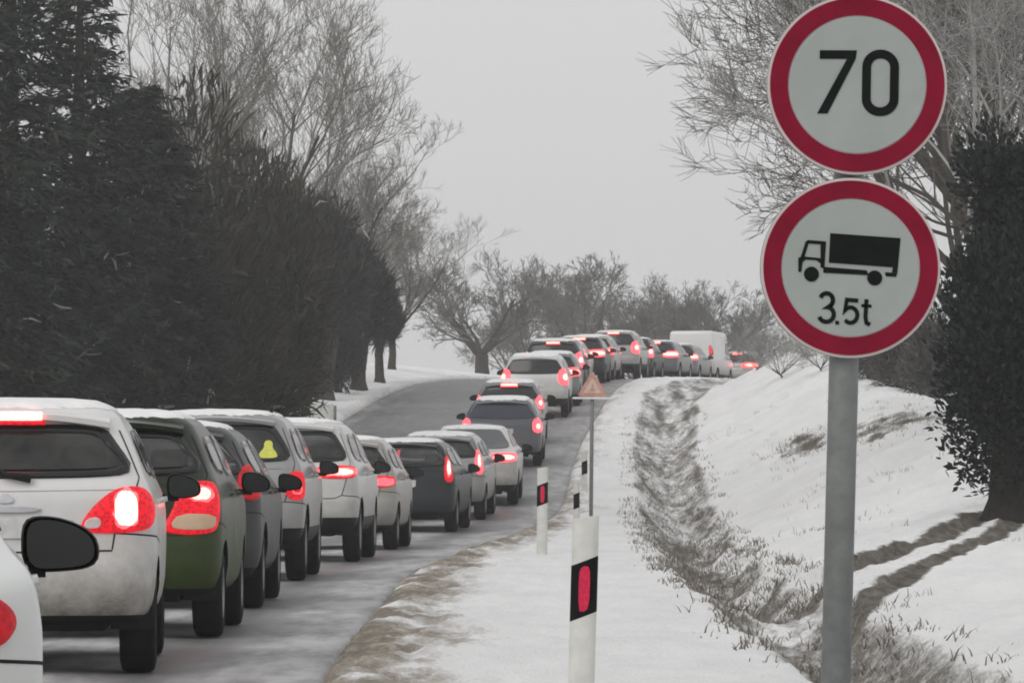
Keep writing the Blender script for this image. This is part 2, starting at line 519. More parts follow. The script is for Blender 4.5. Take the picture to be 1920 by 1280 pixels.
def ground(x, d, full=False):
    """height of the land, and how bare (dirt) or slushy it is"""
    zb = zr(d)
    c = xc(d)
    xe, xl = c + EDGE_R, c + EDGE_L
    dirt = slush = 0.0
    if xl <= x <= xe:
        z = zb - 0.06
        return (z, 0, 0.3) if full else z
    if x > xe:
        u = x - xe
        v, r = x_v(d), x_r(d)
        if v < xe + 0.45: v = xe + 0.45
        if r < v + 1.2: r = v + 1.2
        # ploughed ridge along the carriageway
        amp = 0.5 + 0.6 * nz(d * 0.35, 3.1) + 0.5 * nz(d * 1.3, 9.0)
        ridge = math.exp(-((u - 0.22) / 0.2) ** 2) * (0.03 + 0.06 * max(0, amp)) * sm(0, 0.08, u)
        lump = (0.05 * fbm(x * 2.2, d * 0.9, 1.0, 4) + 0.075 * fbm(x * 6.5, d * 1.3, 17.0, 3)) * (0.3 + 0.7 * math.exp(-((u - 0.6) / 0.8) ** 2))
        z = zb - 0.03 * (1 - sm(0.0, 0.06, u)) + ridge + lump + 0.05 * sm(0.1, 0.7, u) + 0.035 * fbm(x * 4.0, d * 1.2, 12.0, 4) * sm(.3, .9, u)
        if nz(x * 5, d * 1.9, 40) > .52: dirt = .55
        wdt = 0.95 + 0.4 * nz(d * 0.22, 5.5)
        near = 1 - 0.55 * sm(60, 110, d)
        slush = max(0.0, 1 - u / wdt) * (0.62 + 0.6 * nz(x * 2.6, d * 0.9, 2.2) + 0.4 * nz(x * 7.0, d * 1.6, 5.2)) * near + 0.12 * near * max(0, 1 - u / 2.0)
        if x > v:
            t = (x - v) / (r - v)
            depth = 0.5 * (1 - 0.55 * math.exp(-((d - 41.5) / 2.6) ** 2)) * (1 - 0.4 * sm(100, 150, d))
            prof = sm(0.0, 0.55, t) * (1 - sm(0.6, 1.05, t))
            rough = 0.10 * fbm(x * 2.6, d * 0.33, 4.0, 5) + 0.10 * fbm(x * 6, d * 1.1, 8.0, 3)
            z -= prof * depth
            dt = sm(-0.03, 0.16, t) * (1 - sm(0.86, 1.08, t))
            z += rough * dt
            dirt = dt * (0.86 + 0.34 * nz(x * 2.1, d * 0.17, 6.0) + 0.22 * nz(x * 4.6, d * 0.5, 26.0) + .25 * nz(x * 9, d * 1.3, 16.0))
            dirt = max(dirt, cut(x, d)[1] * 1.2)
            if d < 40: dirt = max(dirt, sm(0.3, 0.5, t) * (1 - sm(0.85, 1.15, t)) * 0.95)
            if x > r:
                e = x - r
                rmax = 0.45 + 1.15 * sm(57, 82, d)
                rise = rmax * sm(-.6, 3.8, e) - rmax * sm(-.6, 3.8, 0) - (.20 * (min(e, 10.0) - 4.0) if e > 4.0 else 0) * sm(75, 110, d)
                z += rise + 0.06 * sm(0, 0.3, e)
                z += 0.16 * fbm(x * 0.8, d * 0.3, 2.0, 4) * sm(0, 1.0, e) + 0.075 * fbm(x * 3.2, d * 0.9, 5.0, 4)
                # brushy bare patches on the bank
                b = nz(x * 0.5, d * 0.11, 11.0)
                dirt = max(dirt, 0.30 * sm(0.15, 0.6, b) * sm(0.5, 2, e))
                for (bx, bd, rx_, rd_) in ((5.75, 100, .45, 4.5), (7.0, 93, 1.1, 5.0)):
                    q2 = ((x - bx) / rx_) ** 2 + ((d - bd) / rd_) ** 2
                    if q2 < 4: q2 += .9 * nz(x * 2.6, d * .5, 60) + .5 * nz(x * 7, d * 1.4, 61)
                    if q2 < 2: dirt = max(dirt, (.95 + .5 * nz(x * 3, d * .8, 50)) * (1 - sm(.2, 1.6, q2)))
                cu, cd_ = cut(x, d)
                z += cu
                dirt = max(dirt, cd_ * 1.3)
    else:
        u = xl - x
        ridge = 0.14 * math.exp(-((u - 0.3) / 0.28) ** 2) * (0.7 + 0.6 * nz(d * 0.5, 1.0)) * sm(0, 0.1, u)
        z = zb - 0.02 + ridge + 1.35 * (1 - math.exp(-0.16 * u / 1.35)) + 0.10 * fbm(x * 0.7, d * 0.4, 3.0, 4) * sm(0.2, 1.5, u)
        slush = 0.35 * max(0, 1 - u / 0.5)
        dirt = 0.25 * sm(0.25, 0.6, nz(x * 0.6, d * 0.2, 14.0))
    return (z, dirt, slush) if full else z

def build_ground():
    us = list(np.arange(-330, -60, 18)) + list(np.arange(-60, -20, 4)) + list(np.arange(-20, -9, 1.0)) + list(np.arange(-9, -6.55, 0.25)) \
        + [-6.52, -6.495, -6.0, -3.2, -0.3, -0.01] + list(np.arange(0.0, 1.0, 0.045)) + list(np.arange(1.0, 4.6, 0.06)) \
        + list(np.arange(4.6, 8.2, 0.08)) + list(np.arange(8.2, 9, 0.2)) + list(np.arange(9, 16, 0.6)) + list(np.arange(16, 60, 4)) + list(np.arange(60, 331, 18))
    ds = list(np.arange(-40, 20, 4)) + list(np.arange(20, 48, 0.16)) + list(np.arange(48, 75, 0.26)) + list(np.arange(75, 125, 0.6)) \
        + list(np.arange(125, 215, 1.5)) + list(np.arange(215, 260, 4)) + list(np.arange(260, 421, 16))
    nu = len(us)
    v, dirt, slush = [], [], []
    for d in ds:
        xe = xc(d) + EDGE_R
        for u in us:
            x = xe + u
            z, a, b = ground(x, d, True)
            v.append((x, d, z)); dirt.append(a); slush.append(max(0, b))
    f = []
    for i in range(len(ds) - 1):
        for j in range(nu - 1):
            a = i * nu + j
            f.append((a, a + 1, a + nu + 1, a + nu))
    o = mk('ground', v, f, M['ground'])
    for nm, arr in (('dirt', dirt), ('slush', slush)):
        at = o.data.attributes.new(nm, 'FLOAT', 'POINT')
        at.data.foreach_set('value', arr)
    tag(o, 'snow-covered ground with a muddy ditch and sloping bank', None, None, 'structure')
    return o
build_ground()

def build_road():
    us = np.concatenate([np.linspace(-6.5, -3.3, 14), np.linspace(-3.1, 0.0, 30)])
    us = np.concatenate([us, [0.03]])
    ds = list(np.arange(-40, 20, 2)) + list(np.arange(20, 60, 0.4)) + list(np.arange(60, 210, 0.8)) + list(np.arange(210, 421, 4))
    v, pk = [], []
    for d in ds:
        xe = xc(d) + EDGE_R
        for u in us:
            w = u + EDGE_R                                    # offset from the lane centre
            rutm = math.exp(-((abs(w) - 0.72) / 0.36) ** 2)
            z = zr(d) + 0.006 * nz(xe + u, d * 0.4) - 0.008 * rutm
            if u > 0: z -= 0.05
            v.append((xe + u, d, z))
            k = 0.95 - 0.85 * rutm if u > -3.25 else 0.0
            k = k * (1 - 0.6 * sm(70, 120, d)) + .22 * sm(70, 120, d)
            if u < -6.1: k = max(k, 0.5)
            pk.append(k)
    nu = len(us)
    f = [(i * nu + j, i * nu + j + 1, (i + 1) * nu + j + 1, (i + 1) * nu + j) for i in range(len(ds) - 1) for j in range(nu - 1)]
    o = mk('road', v, f, M['road'])
    at = o.data.attributes.new('packed', 'FLOAT', 'POINT')
    at.data.foreach_set('value', pk)
    tag(o, 'two-lane country road, wet grey asphalt and trodden snow', None, None, 'structure')
build_road()

# ------------------------------------------------------------------ vehicles
TABLES = {
 'hatch': dict(L=3.8, rows=[(.30,.76,.12,3.70,.20),(.36,.80,.05,3.78,.22),(.50,.825,.0,3.8,.23),(.62,.83,.015,3.8,.23),(.70,.832,.06,3.79,.22),(.85,.83,.085,3.70,.20),(.95,.815,.10,3.30,.18),(1.02,.79,.13,2.95,.17),(1.07,.765,.17,2.85,.16),(1.20,.715,.26,2.55,.15),(1.35,.645,.35,2.2,.14),(1.42,.60,.38,1.95,.14),(1.46,.535,.43,1.8,.14),(1.49,.41,.6,1.6,.14),(1.50,.18,.95,1.35,.1)],
   rw=.295, axles=(.66, 3.1), trim=.33),
 'suv': dict(L=4.35, rows=[(.36,.82,.12,4.25,.2),(.44,.88,.04,4.32,.24),(.56,.90,.0,4.35,.24),(.70,.905,.01,4.35,.24),(.80,.905,.05,4.33,.24),(.98,.90,.08,4.2,.22),(1.06,.88,.10,3.6,.2),(1.14,.85,.14,3.3,.18),(1.20,.82,.18,3.15,.17),(1.35,.77,.25,2.85,.16),(1.50,.705,.32,2.5,.15),(1.57,.66,.35,2.2,.15),(1.62,.585,.40,2.0,.15),(1.65,.45,.6,1.8,.14),(1.665,.18,1.0,1.5,.1)],
   rw=.35, axles=(.80, 3.45), trim=.52),
 'wagon': dict(L=4.5, rows=[(.28,.80,.12,4.4,.2),(.36,.85,.03,4.48,.24),(.5,.875,0,4.5,.25),(.65,.88,.02,4.5,.25),(.80,.88,.05,4.45,.24),(.90,.87,.07,4.1,.22),(.97,.85,.10,3.5,.2),(1.03,.81,.15,3.3,.18),(1.10,.78,.21,3.1,.17),(1.22,.72,.32,2.8,.16),(1.34,.655,.43,2.5,.15),(1.40,.60,.47,2.3,.15),(1.44,.53,.53,2.1,.15),(1.47,.40,.7,1.9,.14),(1.48,.18,1.1,1.6,.1)],
   rw=.315, axles=(.85, 3.6), trim=.33),
 'sedan': dict(L=4.5, rows=[(.28,.80,.12,4.4,.22),(.36,.85,.03,4.48,.25),(.5,.875,0,4.5,.26),(.65,.88,.03,4.5,.26),(.80,.88,.05,4.45,.25),(.90,.87,.06,4.1,.23),(.97,.85,.10,3.6,.2),(1.01,.81,.45,3.35,.18),(1.05,.78,.62,3.25,.17),(1.20,.71,.95,2.85,.16),(1.32,.65,1.2,2.5,.15),(1.38,.60,1.32,2.3,.15),(1.42,.48,1.5,2.1,.14),(1.44,.18,1.7,1.95,.1)],
   rw=.31, axles=(.95, 3.6), trim=.40),
 'van': dict(L=4.9, rows=[(.34,.86,.10,4.8,.12),(.44,.91,.02,4.88,.14),(.6,.93,0,4.9,.14),(.95,.93,.02,4.75,.13),(1.15,.92,.03,4.2,.12),(1.25,.91,.04,3.9,.12),(1.6,.90,.05,3.5,.09),(1.90,.885,.07,3.35,.09),(2.04,.87,.09,3.25,.09),(2.09,.83,.13,3.2,.10),(2.115,.70,.26,3.1,.12),(2.12,.2,1.0,2.3,.1)],
   rw=.33, axles=(.9, 3.95), trim=.45),
}

class Shape:
    BOW = 0.07
    def __init__(s, kind):
        T = TABLES[kind]
        s.kind, s.L, s.rw, s.axles, s.trim = kind, T['L'], T['rw'], T['axles'], T['trim']
        r = np.array(T['rows'])
        s.z0, s.z1 = r[0, 0], r[-1, 0]
        s.H = s.z1
        s.zd = np.linspace(s.z0, s.z1, 500)
        s.cols = [pchip(r[:, 0], r[:, k], s.zd) for k in range(1, 5)]
        s.tab = list(zip(*[c.tolist() for c in s.cols]))
    def at(s, z):
        t = min(498.999, max(0.0, (z - s.z0) / (s.z1 - s.z0) * 499.0))
        i = int(t); f = t - i
        a, b = s.tab[i], s.tab[i + 1]
        return [p + (q - p) * f for p, q in zip(a, b)]
    def tp(s, x, y):
        return x * (1 - 0.035 * ((y - s.L * 0.5) / (s.L * 0.5)) ** 2)
    def P(s, q, z):
        """q metres along the surface at height z from the rear centre line (right +)"""
        sg = 1 if q >= 0 else -1
        q = abs(q)
        Wd, yr, yf, R = s.at(z)
        fl, arc = Wd - R, R * PI / 2
        if q <= fl: x, y = q, yr
        elif q <= fl + arc:
            th = (q - fl) / R
            x, y = fl + R * math.sin(th), yr + R * (1 - math.cos(th))
        else: x, y = Wd, yr + R + (q - fl - arc)
        y += s.BOW * (x / Wd) ** 2
        return Vector((sg * s.tp(x, y), y, z))
    def N(s, q, z):
        e = 0.004
        a = s.P(q + e, z) - s.P(q - e, z)
        zz0, zz1 = max(s.z0, z - e), min(s.z1, z + e)
        b = s.P(q, zz1) - s.P(q, zz0)
        n = a.cross(b)
        return n.normalized() if n.length > 0 else Vector((0, -1, 0))
    def side_q(s, y, z):
        Wd, yr, yf, R = s.at(z)
        return Wd - R + R * PI / 2 + (y - (yr + R + s.BOW))
    def PF(s, x, z):
        Wd, yr, yf, R = s.at(z)
        a = min(abs(x), Wd)
        y = yf - 0.12 * (a / Wd) ** 2
        if a > Wd - R: y -= R - math.sqrt(max(0, R * R - (a - Wd + R) ** 2))
        return Vector((math.copysign(s.tp(a, y), x) if x else 0, y, z))
    NR, NA, NS, NFA, NF = 16, 8, 66, 6, 12
    def half(s, z):
        Wd, yr, yf, R = s.at(z)
        pts = []
        fl, arc = Wd - R, R * PI / 2
        for i in range(s.NR): pts.append(s.P(fl * i / s.NR, z))
        for i in range(s.NA): pts.append(s.P(fl + arc * i / s.NA, z))
        ya = yr + R + s.BOW; yb = yf - R - 0.12
        for i in range(s.NS):
            y = ya + (yb - ya) * i / s.NS
            pts.append(Vector((s.tp(Wd, y), y, z)))
        for i in range(s.NFA):
            th = PI / 2 * i / s.NFA
            x = fl + R * math.cos(th)
            y = yf - 0.12 * (x / Wd) ** 2 - R * (1 - math.sin(th))
            pts.append(Vector((s.tp(x, y), y, z)))
        for i in range(s.NF + 1):
            x = fl * (1 - i / s.NF)
            y = yf - 0.12 * (x / Wd) ** 2
            pts.append(Vector((s.tp(x, y), y, z)))
        return pts
    def loop(s, z):
        h = s.half(z)
        return h + [Vector((-p.x, p.y, p.z)) for p in reversed(h[1:-1])]

SHAPES = {k: Shape(k) for k in TABLES}

def chaikin(pts, n=2):
    for _ in range(n):
        out = []
        for i in range(len(pts)):
            a, b = pts[i], pts[(i + 1) % len(pts)]
            out.append((a[0] * .75 + b[0] * .25, a[1] * .75 + b[1] * .25))
            out.append((a[0] * .25 + b[0] * .75, a[1] * .25 + b[1] * .75))
        pts = out
    return pts

def resample(pts, n):
    P_ = np.array(pts + [pts[0]], float)
    dl = np.hypot(*np.diff(P_, axis=0).T)
    c = np.concatenate([[0], np.cumsum(dl)])
    q = np.linspace(0, c[-1], n, endpoint=False)
    return list(zip(np.interp(q, c, P_[:, 0]), np.interp(q, c, P_[:, 1])))

def patch(name, fn, outline, mat, parent, off=0.004, skirt=0.012, n=44, rounds=2, dome=0.0):
    """a pane, lamp or badge that lies on a curved surface; fn(u,v)->(point,normal)"""
    ol = resample(chaikin(outline, rounds) if rounds else outline, n)
    cx = sum(p[0] for p in ol) / n; cy = sum(p[1] for p in ol) / n
    v, f = [], []
    rings = [(1.0, -skirt), (1.0, off), (0.97, off + dome * .3), (0.8, off + dome * .7), (0.55, off + dome), (0.28, off + dome)]
    for k, o_ in rings:
        for (a, b) in ol:
            p, nn = fn(cx + (a - cx) * k, cy + (b - cy) * k)
            v.append(p + nn * o_)
    for i in range(len(rings) - 1):
        for j in range(n):
            j2 = (j + 1) % n
            f.append((i * n + j, i * n + j2, (i + 1) * n + j2, (i + 1) * n + j))
    p, nn = fn(cx, cy)
    v.append(p + nn * (off + dome))
    b = (len(rings) - 1) * n
    for j in range(n): f.append((b + j, b + (j + 1) % n, len(v) - 1))
    return mk(name, v, f, mat, parent)

def ribbon(name, fn, path, w, mat, parent, off=0.0016, closed=False):
    pts = []
    k = len(path)
    for i in range(k - (0 if closed else 1)):
        a, b = path[i], path[(i + 1) % k]
        for t in np.linspace(0, 1, 8, endpoint=False):
            pts.append((a[0] + (b[0] - a[0]) * t, a[1] + (b[1] - a[1]) * t))
    if not closed: pts.append(path[-1])
    v, f = [], []
    n = len(pts)
    for i, (u, z) in enumerate(pts):
        a = pts[(i - 1) % n] if closed or i > 0 else pts[i]
        b = pts[(i + 1) % n] if closed or i < n - 1 else pts[i]
        tx, tz = b[0] - a[0], b[1] - a[1]
        l = math.hypot(tx, tz) or 1
        for sgn in (-1, 1):
            p, nn = fn(u - sgn * tz / l * w / 2, z + sgn * tx / l * w / 2)
            v.append(p + nn * off)
    for i in range(n - (0 if closed else 1)):
        j = (i + 1) % n
        f.append((2 * i, 2 * i + 1, 2 * j + 1, 2 * j))
    return mk(name, v, f, mat, parent)

WHEEL_MESH = {}
def add_wheel(root, x, y, rw, side, w=0.20):
    key = (round(rw, 3), side)
    if key not in WHEEL_MESH:
        tv, tf = lathe_x([(rw * .62, -w / 2), (rw * .80, -w / 2), (rw * .95, -w / 2 + .012), (rw * .995, -w / 2 + .035), (rw, 0), (rw * .995, w / 2 - .035), (rw * .95, w / 2 - .012), (rw * .80, w / 2), (rw * .62, w / 2), (rw * .62, w / 2 - .03)], 32)
        tm = mesh('tyre', tv, tf); tm.materials.append(M['tyre'])
        s = side
        rv, rf = lathe_x([(0.0, s * (w / 2 - .03)), (rw * .2, s * (w / 2 - .02)), (rw * .5, s * (w / 2 - .045)), (rw * .58, s * (w / 2 - .01)), (rw * .63, s * (w / 2 - .004)), (rw * .63, -s * w * .35), (rw * .25, -s * w * .3), (0, -s * w * .3)], 32)
        rm = mesh('rim', rv, rf); rm.materials.append(M['rim'])
        WHEEL_MESH[key] = (tm, rm)
    tm, rm = WHEEL_MESH[key]
    t = link(bpy.data.objects.new('wheel', tm), root)
    t.location = (x, y, rw)
    link(bpy.data.objects.new('rim', rm), t)

def add_mirror(root, S, side, y, z, shell, scale=1.0, glassm=None):
    ol = chaikin([(0.0, -.07), (-.005, .055), (.03, .078), (.11, .07), (.185, .035), (.205, -.015), (.19, -.06), (.09, -.072)], 2)
    ol = resample(ol, 32)
    q = S.side_q(y, z)
    base = S.P(q, z)
    x0 = base.x + 0.045
    cx, cz = .1, 0
    v, f = [], []
    rings = [(.0, .95), (.012, 1.0), (.05, .97), (.085, .82), (.108, .52), (.116, .2)]
    for yy, k in rings:
        for a, b in ol:
            v.append((side * (x0 + (cx + (a - cx) * k) * scale), y + yy * scale, z + b * k * scale))
    n = 32
    for i in range(len(rings) - 1):
        for j in range(n):
            j2 = (j + 1) % n
            f.append((i * n + j, i * n + j2, (i + 1) * n + j2, (i + 1) * n + j))
    f.append(tuple((len(rings) - 1) * n + j for j in range(n)))
    mo = mk('side_mirror', v, f, shell, root)
    gv = [(side * (x0 + (cx + (a - cx) * .86) * scale), y - .004, z + b * .86 * scale) for a, b in ol]
    gv2 = [(p[0], y + .02, p[2]) for p in gv]
    gf = [tuple(range(n))] + [(j, (j + 1) % n, n + (j + 1) % n, n + j) for j in range(n)]
    mk('mirror_glass', gv + gv2, gf, glassm or M['glass'], mo, False)
    av, af = box_vf(min(side * (base.x - .06), side * (x0 + .07)), max(side * (base.x - .06), side * (x0 + .07)), y + .02, y + .075, z - .085 * scale, z - .045 * scale)
    mk('mirror_arm', av, af, M['black'], mo, False)

def build_car(label, kind, pmat, d, dx=0.0, yaw=None, lamp='tear', lens='lens', bulb='bulb', glass='glass', snow=True,
              group=None, name='car', cat='car', hi_lamp=True, far=False, trim_mat=None, rails=False, badge=False, wiper=True, extra_yaw=0.0, mirror_y=None, mirror_scale=1.0, lamp_dz=0.0, windowless=False):
    S = SHAPES[kind]
    L, H = S.L, S.H
    # stand it on the road
    x0 = xc(d) + dx
    if yaw is None:
        ya = math.atan2(xc(d + L) - xc(d), L) + extra_yaw
    else: ya = yaw
    za, zb = zr(d + S.axles[0]), zr(d + S.axles[1])
    pitch = math.atan2(zb - za, S.axles[1] - S.axles[0])
    root = empty(name, (x0, d, za - math.tan(pitch) * S.axles[0] - 0.006), (pitch, 0, -ya))
    tag(root, label, cat, group)
    # body shell
    zl = [S.z0, S.z0 + .02]
    z = S.z0 + .045
    while z < H - .10: zl.append(z); z += .03
    zl += [H - .095, H - .07, H - .05, H - .033, H - .02, H - .01, H - .004, H]
    # put one level exactly on the trim line
    k = min(range(1, len(zl) - 1), key=lambda i: abs(zl[i] - S.trim)); zl[k] = S.trim
    loops = [S.loop(zz) for zz in zl]
    n = len(loops[0])
    verts = [p.copy() for lp in loops for p in lp]
    Ra = S.rw + .055
    def inside(p):
        return abs(p.x) > S.cols[0].max() * .7 and any((p.y - ax) ** 2 + (p.z - S.rw) ** 2 < Ra * Ra for ax in S.axles)
    faces_b, faces_t, cut = [], [], set()
    see = not far
    za_, zb_, mg = {'hatch': (1.075, 1.352, .035), 'suv': (1.16, 1.51, .03), 'wagon': (1.05, 1.35, .03), 'sedan': (1.045, 1.365, .03), 'van': (1.2, 1.72, .06)}[kind]
    wa, wb = S.at(za_)[0] - mg, S.at(zb_)[0] - mg * 1.6
    ol_rear = [(-wa, za_ + .03), (-wa * .8, za_), (0, za_ - .01), (wa * .8, za_), (wa, za_ + .03), (wb + .015, zb_ - .10), (wb * .92, zb_), (wb * .5, zb_ + .008), (-wb * .5, zb_ + .008), (-wb * .92, zb_), (-wb - .015, zb_ - .10)]
    zf0 = {'hatch': 1.04, 'suv': 1.2, 'wagon': 1.05, 'sedan': 1.06, 'van': 1.3}[kind]
    zf1 = H - .11
    a0, a1 = S.at(zf0)[0] - .07, S.at(zf1)[0] - .06
    ol_front = [(-a0, zf0), (a0, zf0), (a1, zf1), (-a1, zf1)]
    zs0, zs1 = za_ - .01, zb_ - .01
    yr0, yr1 = S.at(zs0)[1], S.at(zs1)[1]
    ro = .42 if kind != 'sedan' else .25
    yf0, yf1 = S.at(zs0 + .04)[2] - .25, S.at(zs1)[2] - .22
    ymid = (yr0 + yf0) * .5 + .15
    ol_sides = [[(yr0 + ro + .1, zs0 + .05), (ymid - .04, zs0), (ymid - .04, zs1), (yr1 + ro - .05, zs1 - .02)], [(ymid + .04, zs0), (yf0, zs0), (yf1, zs1), (ymid + .04, zs1)]]
    def pin(p, poly, shrink):
        cx_ = sum(q[0] for q in poly) / len(poly); cz_ = sum(q[1] for q in poly) / len(poly)
        w_ = max(abs(q[0] - cx_) for q in poly); h_ = max(abs(q[1] - cz_) for q in poly)
        kx, kz = 1 - shrink / w_, 1 - shrink / h_
        pts_ = [(cx_ + (q[0] - cx_) * kx, cz_ + (q[1] - cz_) * kz) for q in poly]
        ins = False
        for i_ in range(len(pts_)):
            (xa, za1), (xb, zb1) = pts_[i_], pts_[i_ - 1]
            if (za1 > p[1]) != (zb1 > p[1]) and p[0] < (xb - xa) * (p[1] - za1) / (zb1 - za1) + xa: ins = not ins
        return ins
    polys_c = dict(rear=chaikin(ol_rear, 2), front=chaikin(ol_front, 1), sides=[chaikin(q, 1) for q in ol_sides])
    hf = S.NR + S.NA
    def opening(i, j, c):
        if not see or kind == 'van' or c.z < za_ - .05: return False
        jj = j if j < len(loops[0]) // 2 else len(loops[0]) - 1 - j
        if jj < hf and c.y < L * .5:
            q = abs(c.x) if jj < S.NR else S.at(c.z)[0] - S.at(c.z)[3] + (jj - S.NR + .5) / S.NA * S.at(c.z)[3] * PI / 2
            return pin((q, c.z), polys_c['rear'], .02)
        if jj >= hf + S.NS: return pin((c.x, c.z), polys_c['front'], .02)
        return any(pin((c.y, c.z), q, .022) for q in polys_c['sides'])
    kept = set()
    for i in range(len(zl) - 1):
        for j in range(n):
            j2 = (j + 1) % n
            q = (i * n + j, i * n + j2, (i + 1) * n + j2, (i + 1) * n + j)
            c = (verts[q[0]] + verts[q[1]] + verts[q[2]] + verts[q[3]]) / 4
            if inside(c): cut.update(q); continue
            if opening(i, j, c): continue
            kept.update(q)
            (faces_t if zl[i + 1] <= S.trim + 1e-6 else faces_b).append(q)
    for i in cut & kept:
        p = verts[i]
        ax = min(S.axles, key=lambda a: abs(a - p.y))
        a, b = p.y - ax, p.z - S.rw
        l = math.hypot(a, b) or 1
        if l < Ra * 1.25:
            p.y, p.z = ax + a / l * Ra, max(S.z0, S.rw + b / l * Ra)
    top = Vector((0, (S.at(H)[1] + S.at(H)[2]) / 2, H + .003))
    bi = (len(zl) - 1) * n
    verts.append(top); ti = len(verts) - 1
    for j in range(n): faces_b.append((bi + j, bi + (j + 1) % n, ti))
    def sub(faces):
        ids = sorted({i for q in faces for i in q}); mp = {a: b for b, a in enumerate(ids)}
        return [verts[i] for i in ids], [tuple(mp[i] for i in q) for q in faces]
    bv, bf = sub(faces_b)
    mk('body', bv, bf, pmat, root)
    tv, tf = sub(faces_t)
    mk('lower_trim', tv, tf, trim_mat or M['black'], root)
    # underbody and wheel arches
    Wm = float(S.cols[0].max())
    bbox('underbody', (-Wm * .66, Wm * .66, .25, L - .3, S.z0 - .06, S.z0 + .12), M['black'], root, .03)
    for ax in S.axles:
        for sg in (-1, 1):
            v, f = [], []
            m = 20
            for i in range(m + 1):
                t = PI * (-.06 + 1.12 * i / m)
                for xx in (Wm - .035, Wm - .27):
                    v.append((sg * xx, ax + (Ra + .004) * math.cos(t), max(S.z0 - .05, S.rw + (Ra + .004) * math.sin(t))))
            for i in range(m): f.append((2 * i, 2 * i + 1, 2 * i + 3, 2 * i + 2))
            b = len(v); v.append((sg * (Wm - .27), ax, S.rw))
            for i in range(m): f.append((2 * i + 1, 2 * i + 3, b))
            mk('wheel_arch', v, f, M['black'], root)
            add_wheel(root, sg * (Wm - .125), ax, S.rw, sg)
    rear = lambda q, zz: (S.P(q, zz), S.N(q, zz))
    def rearm(q, zz):
        return S.P(q, zz), S.N(q, zz)
    front = lambda x, zz: (S.PF(x, zz), Vector((0, .85, .5)).normalized())
    def side_fn(sg):
        def fn(y, zz):
            q = S.side_q(y, zz)
            p, nn = S.P(q, zz), S.N(q, zz)
            if sg < 0: p, nn = Vector((-p.x, p.y, p.z)), Vector((-nn.x, nn.y, nn.z))
            return p, nn
        return fn
    g = M[glass]
    # windows: pane over an opening, with a black printed border; far cars keep dark panes
    pane = {'glass': M['pane_dark'], 'glass_grey': M['pane'], 'glass_blue': M['pane']}[glass] if see and kind != 'van' else g
    def border(fn, ol, parent, rounds, w, off):
        o2 = resample(chaikin(ol, rounds), 56)
        cx_ = sum(q[0] for q in o2) / 56; cz_ = sum(q[1] for q in o2) / 56
        w_ = max(abs(q[0] - cx_) for q in o2); h_ = max(abs(q[1] - cz_) for q in o2)
        v, f = [], []
        for kx, kz, of in ((1, 1, off - .012), (1, 1, off + .0015), (1 - w / w_, 1 - w / h_, off + .0015), (1 - w / w_, 1 - w / h_, off - .002)):
            for a, b in o2:
                p, nn = fn(cx_ + (a - cx_) * kx, cz_ + (b - cz_) * kz)
                v.append(p + nn * of)
        for i_ in range(3):
            for j_ in range(56):
                j2 = (j_ + 1) % 56
                f.append((i_ * 56 + j_, i_ * 56 + j2, (i_ + 1) * 56 + j2, (i_ + 1) * 56 + j_))
        mk('window_border', v, f, M['glass'], parent)
    if windowless: pass
    elif kind == 'van':
        for sg in (-1, 1):
            patch('rear_window', rearm, [(sg * .06, za_), (sg * (wa - .08), za_), (sg * (wb - .08), zb_), (sg * .06, zb_)], g, root, n=36, off=.013)
    else:
        rw_ = patch('rear_window', rearm, ol_rear, pane, root, n=56, off=.013)
        if see: border(rearm, ol_rear, rw_, 2, .05, .013)
    ws_ = patch('windscreen', front, ol_front, M['pane'] if see else M['glass'], root, off=.01, n=36, rounds=1)
    if see and kind != 'van': border(front, ol_front, ws_, 1, .05, .01)
    for sg in (-1, 1):
        fn = side_fn(sg)
        if kind == 'van':
            patch('side_window', fn, [(yf0 - 1.0, zs0 + .05), (yf0 - .1, zs0 + .05), (yf1 - .1, zs1), (yf0 - 1.0, zs1)], M['glass'], root, n=32, rounds=1, off=.009)
            continue
        for q in ol_sides:
            sw_ = patch('side_window', fn, q, pane if see else M['glass'], root, n=32, rounds=1, off=.009)
            if see: border(fn, q, sw_, 1, .05, .009)
        for yy in (ymid, ymid + 1.0):
            if not far: ribbon('door_seam', fn, [(yy, S.trim + .05), (yy, zs0 - .02)], .008, M['seam'], root)
        if not far:
            for yy in (ymid - .22, ymid + .75):
                patch('door_handle', fn, [(yy, zs0 - .14), (yy + .18, zs0 - .14), (yy + .18, zs0 - .11), (yy, zs0 - .11)], pmat, root, off=.025, n=16, rounds=1)
    if see:
        zsill = za_ - .10
        yfl = S.at(zsill)[2] - .75
        bbox('cabin_floor', (-Wm * .78, Wm * .78, S.at(zsill)[1] + .22, yfl, S.z0 + .2, zsill - .12), M['seat'], root, .03)
        bbox('dashboard', (-Wm * .76, Wm * .76, yfl - .35, yfl + .1, zsill - .13, zsill + .0), M['seat'], root, .05)
        for row, yy in enumerate((yr0 + .75, ymid + .35)):
            for sx_ in ((-.38, 0, .38) if row == 0 else (-.36, .36)):
                st = bbox('seat', (sx_ - .24 if row else sx_ - .20, sx_ + .24 if row else sx_ + .20, yy, yy + .13, zsill - .15, za_ + .02 - (.06 if row == 0 else 0)), M['seat'], root, .045)
                bbox('headrest', (sx_ - .13, sx_ + .13, yy - .01, yy + .09, za_ + .015 - (.05 if row == 0 else 0), za_ + .17 - (.08 if row == 0 else 0)), M['seat'], st, .04)
    # lamps
    Wl = S.at(.9)[0]
    c90 = S.at(.9)[0] - S.at(.9)[3] + S.at(.9)[3] * PI / 2      # arc length to the flank
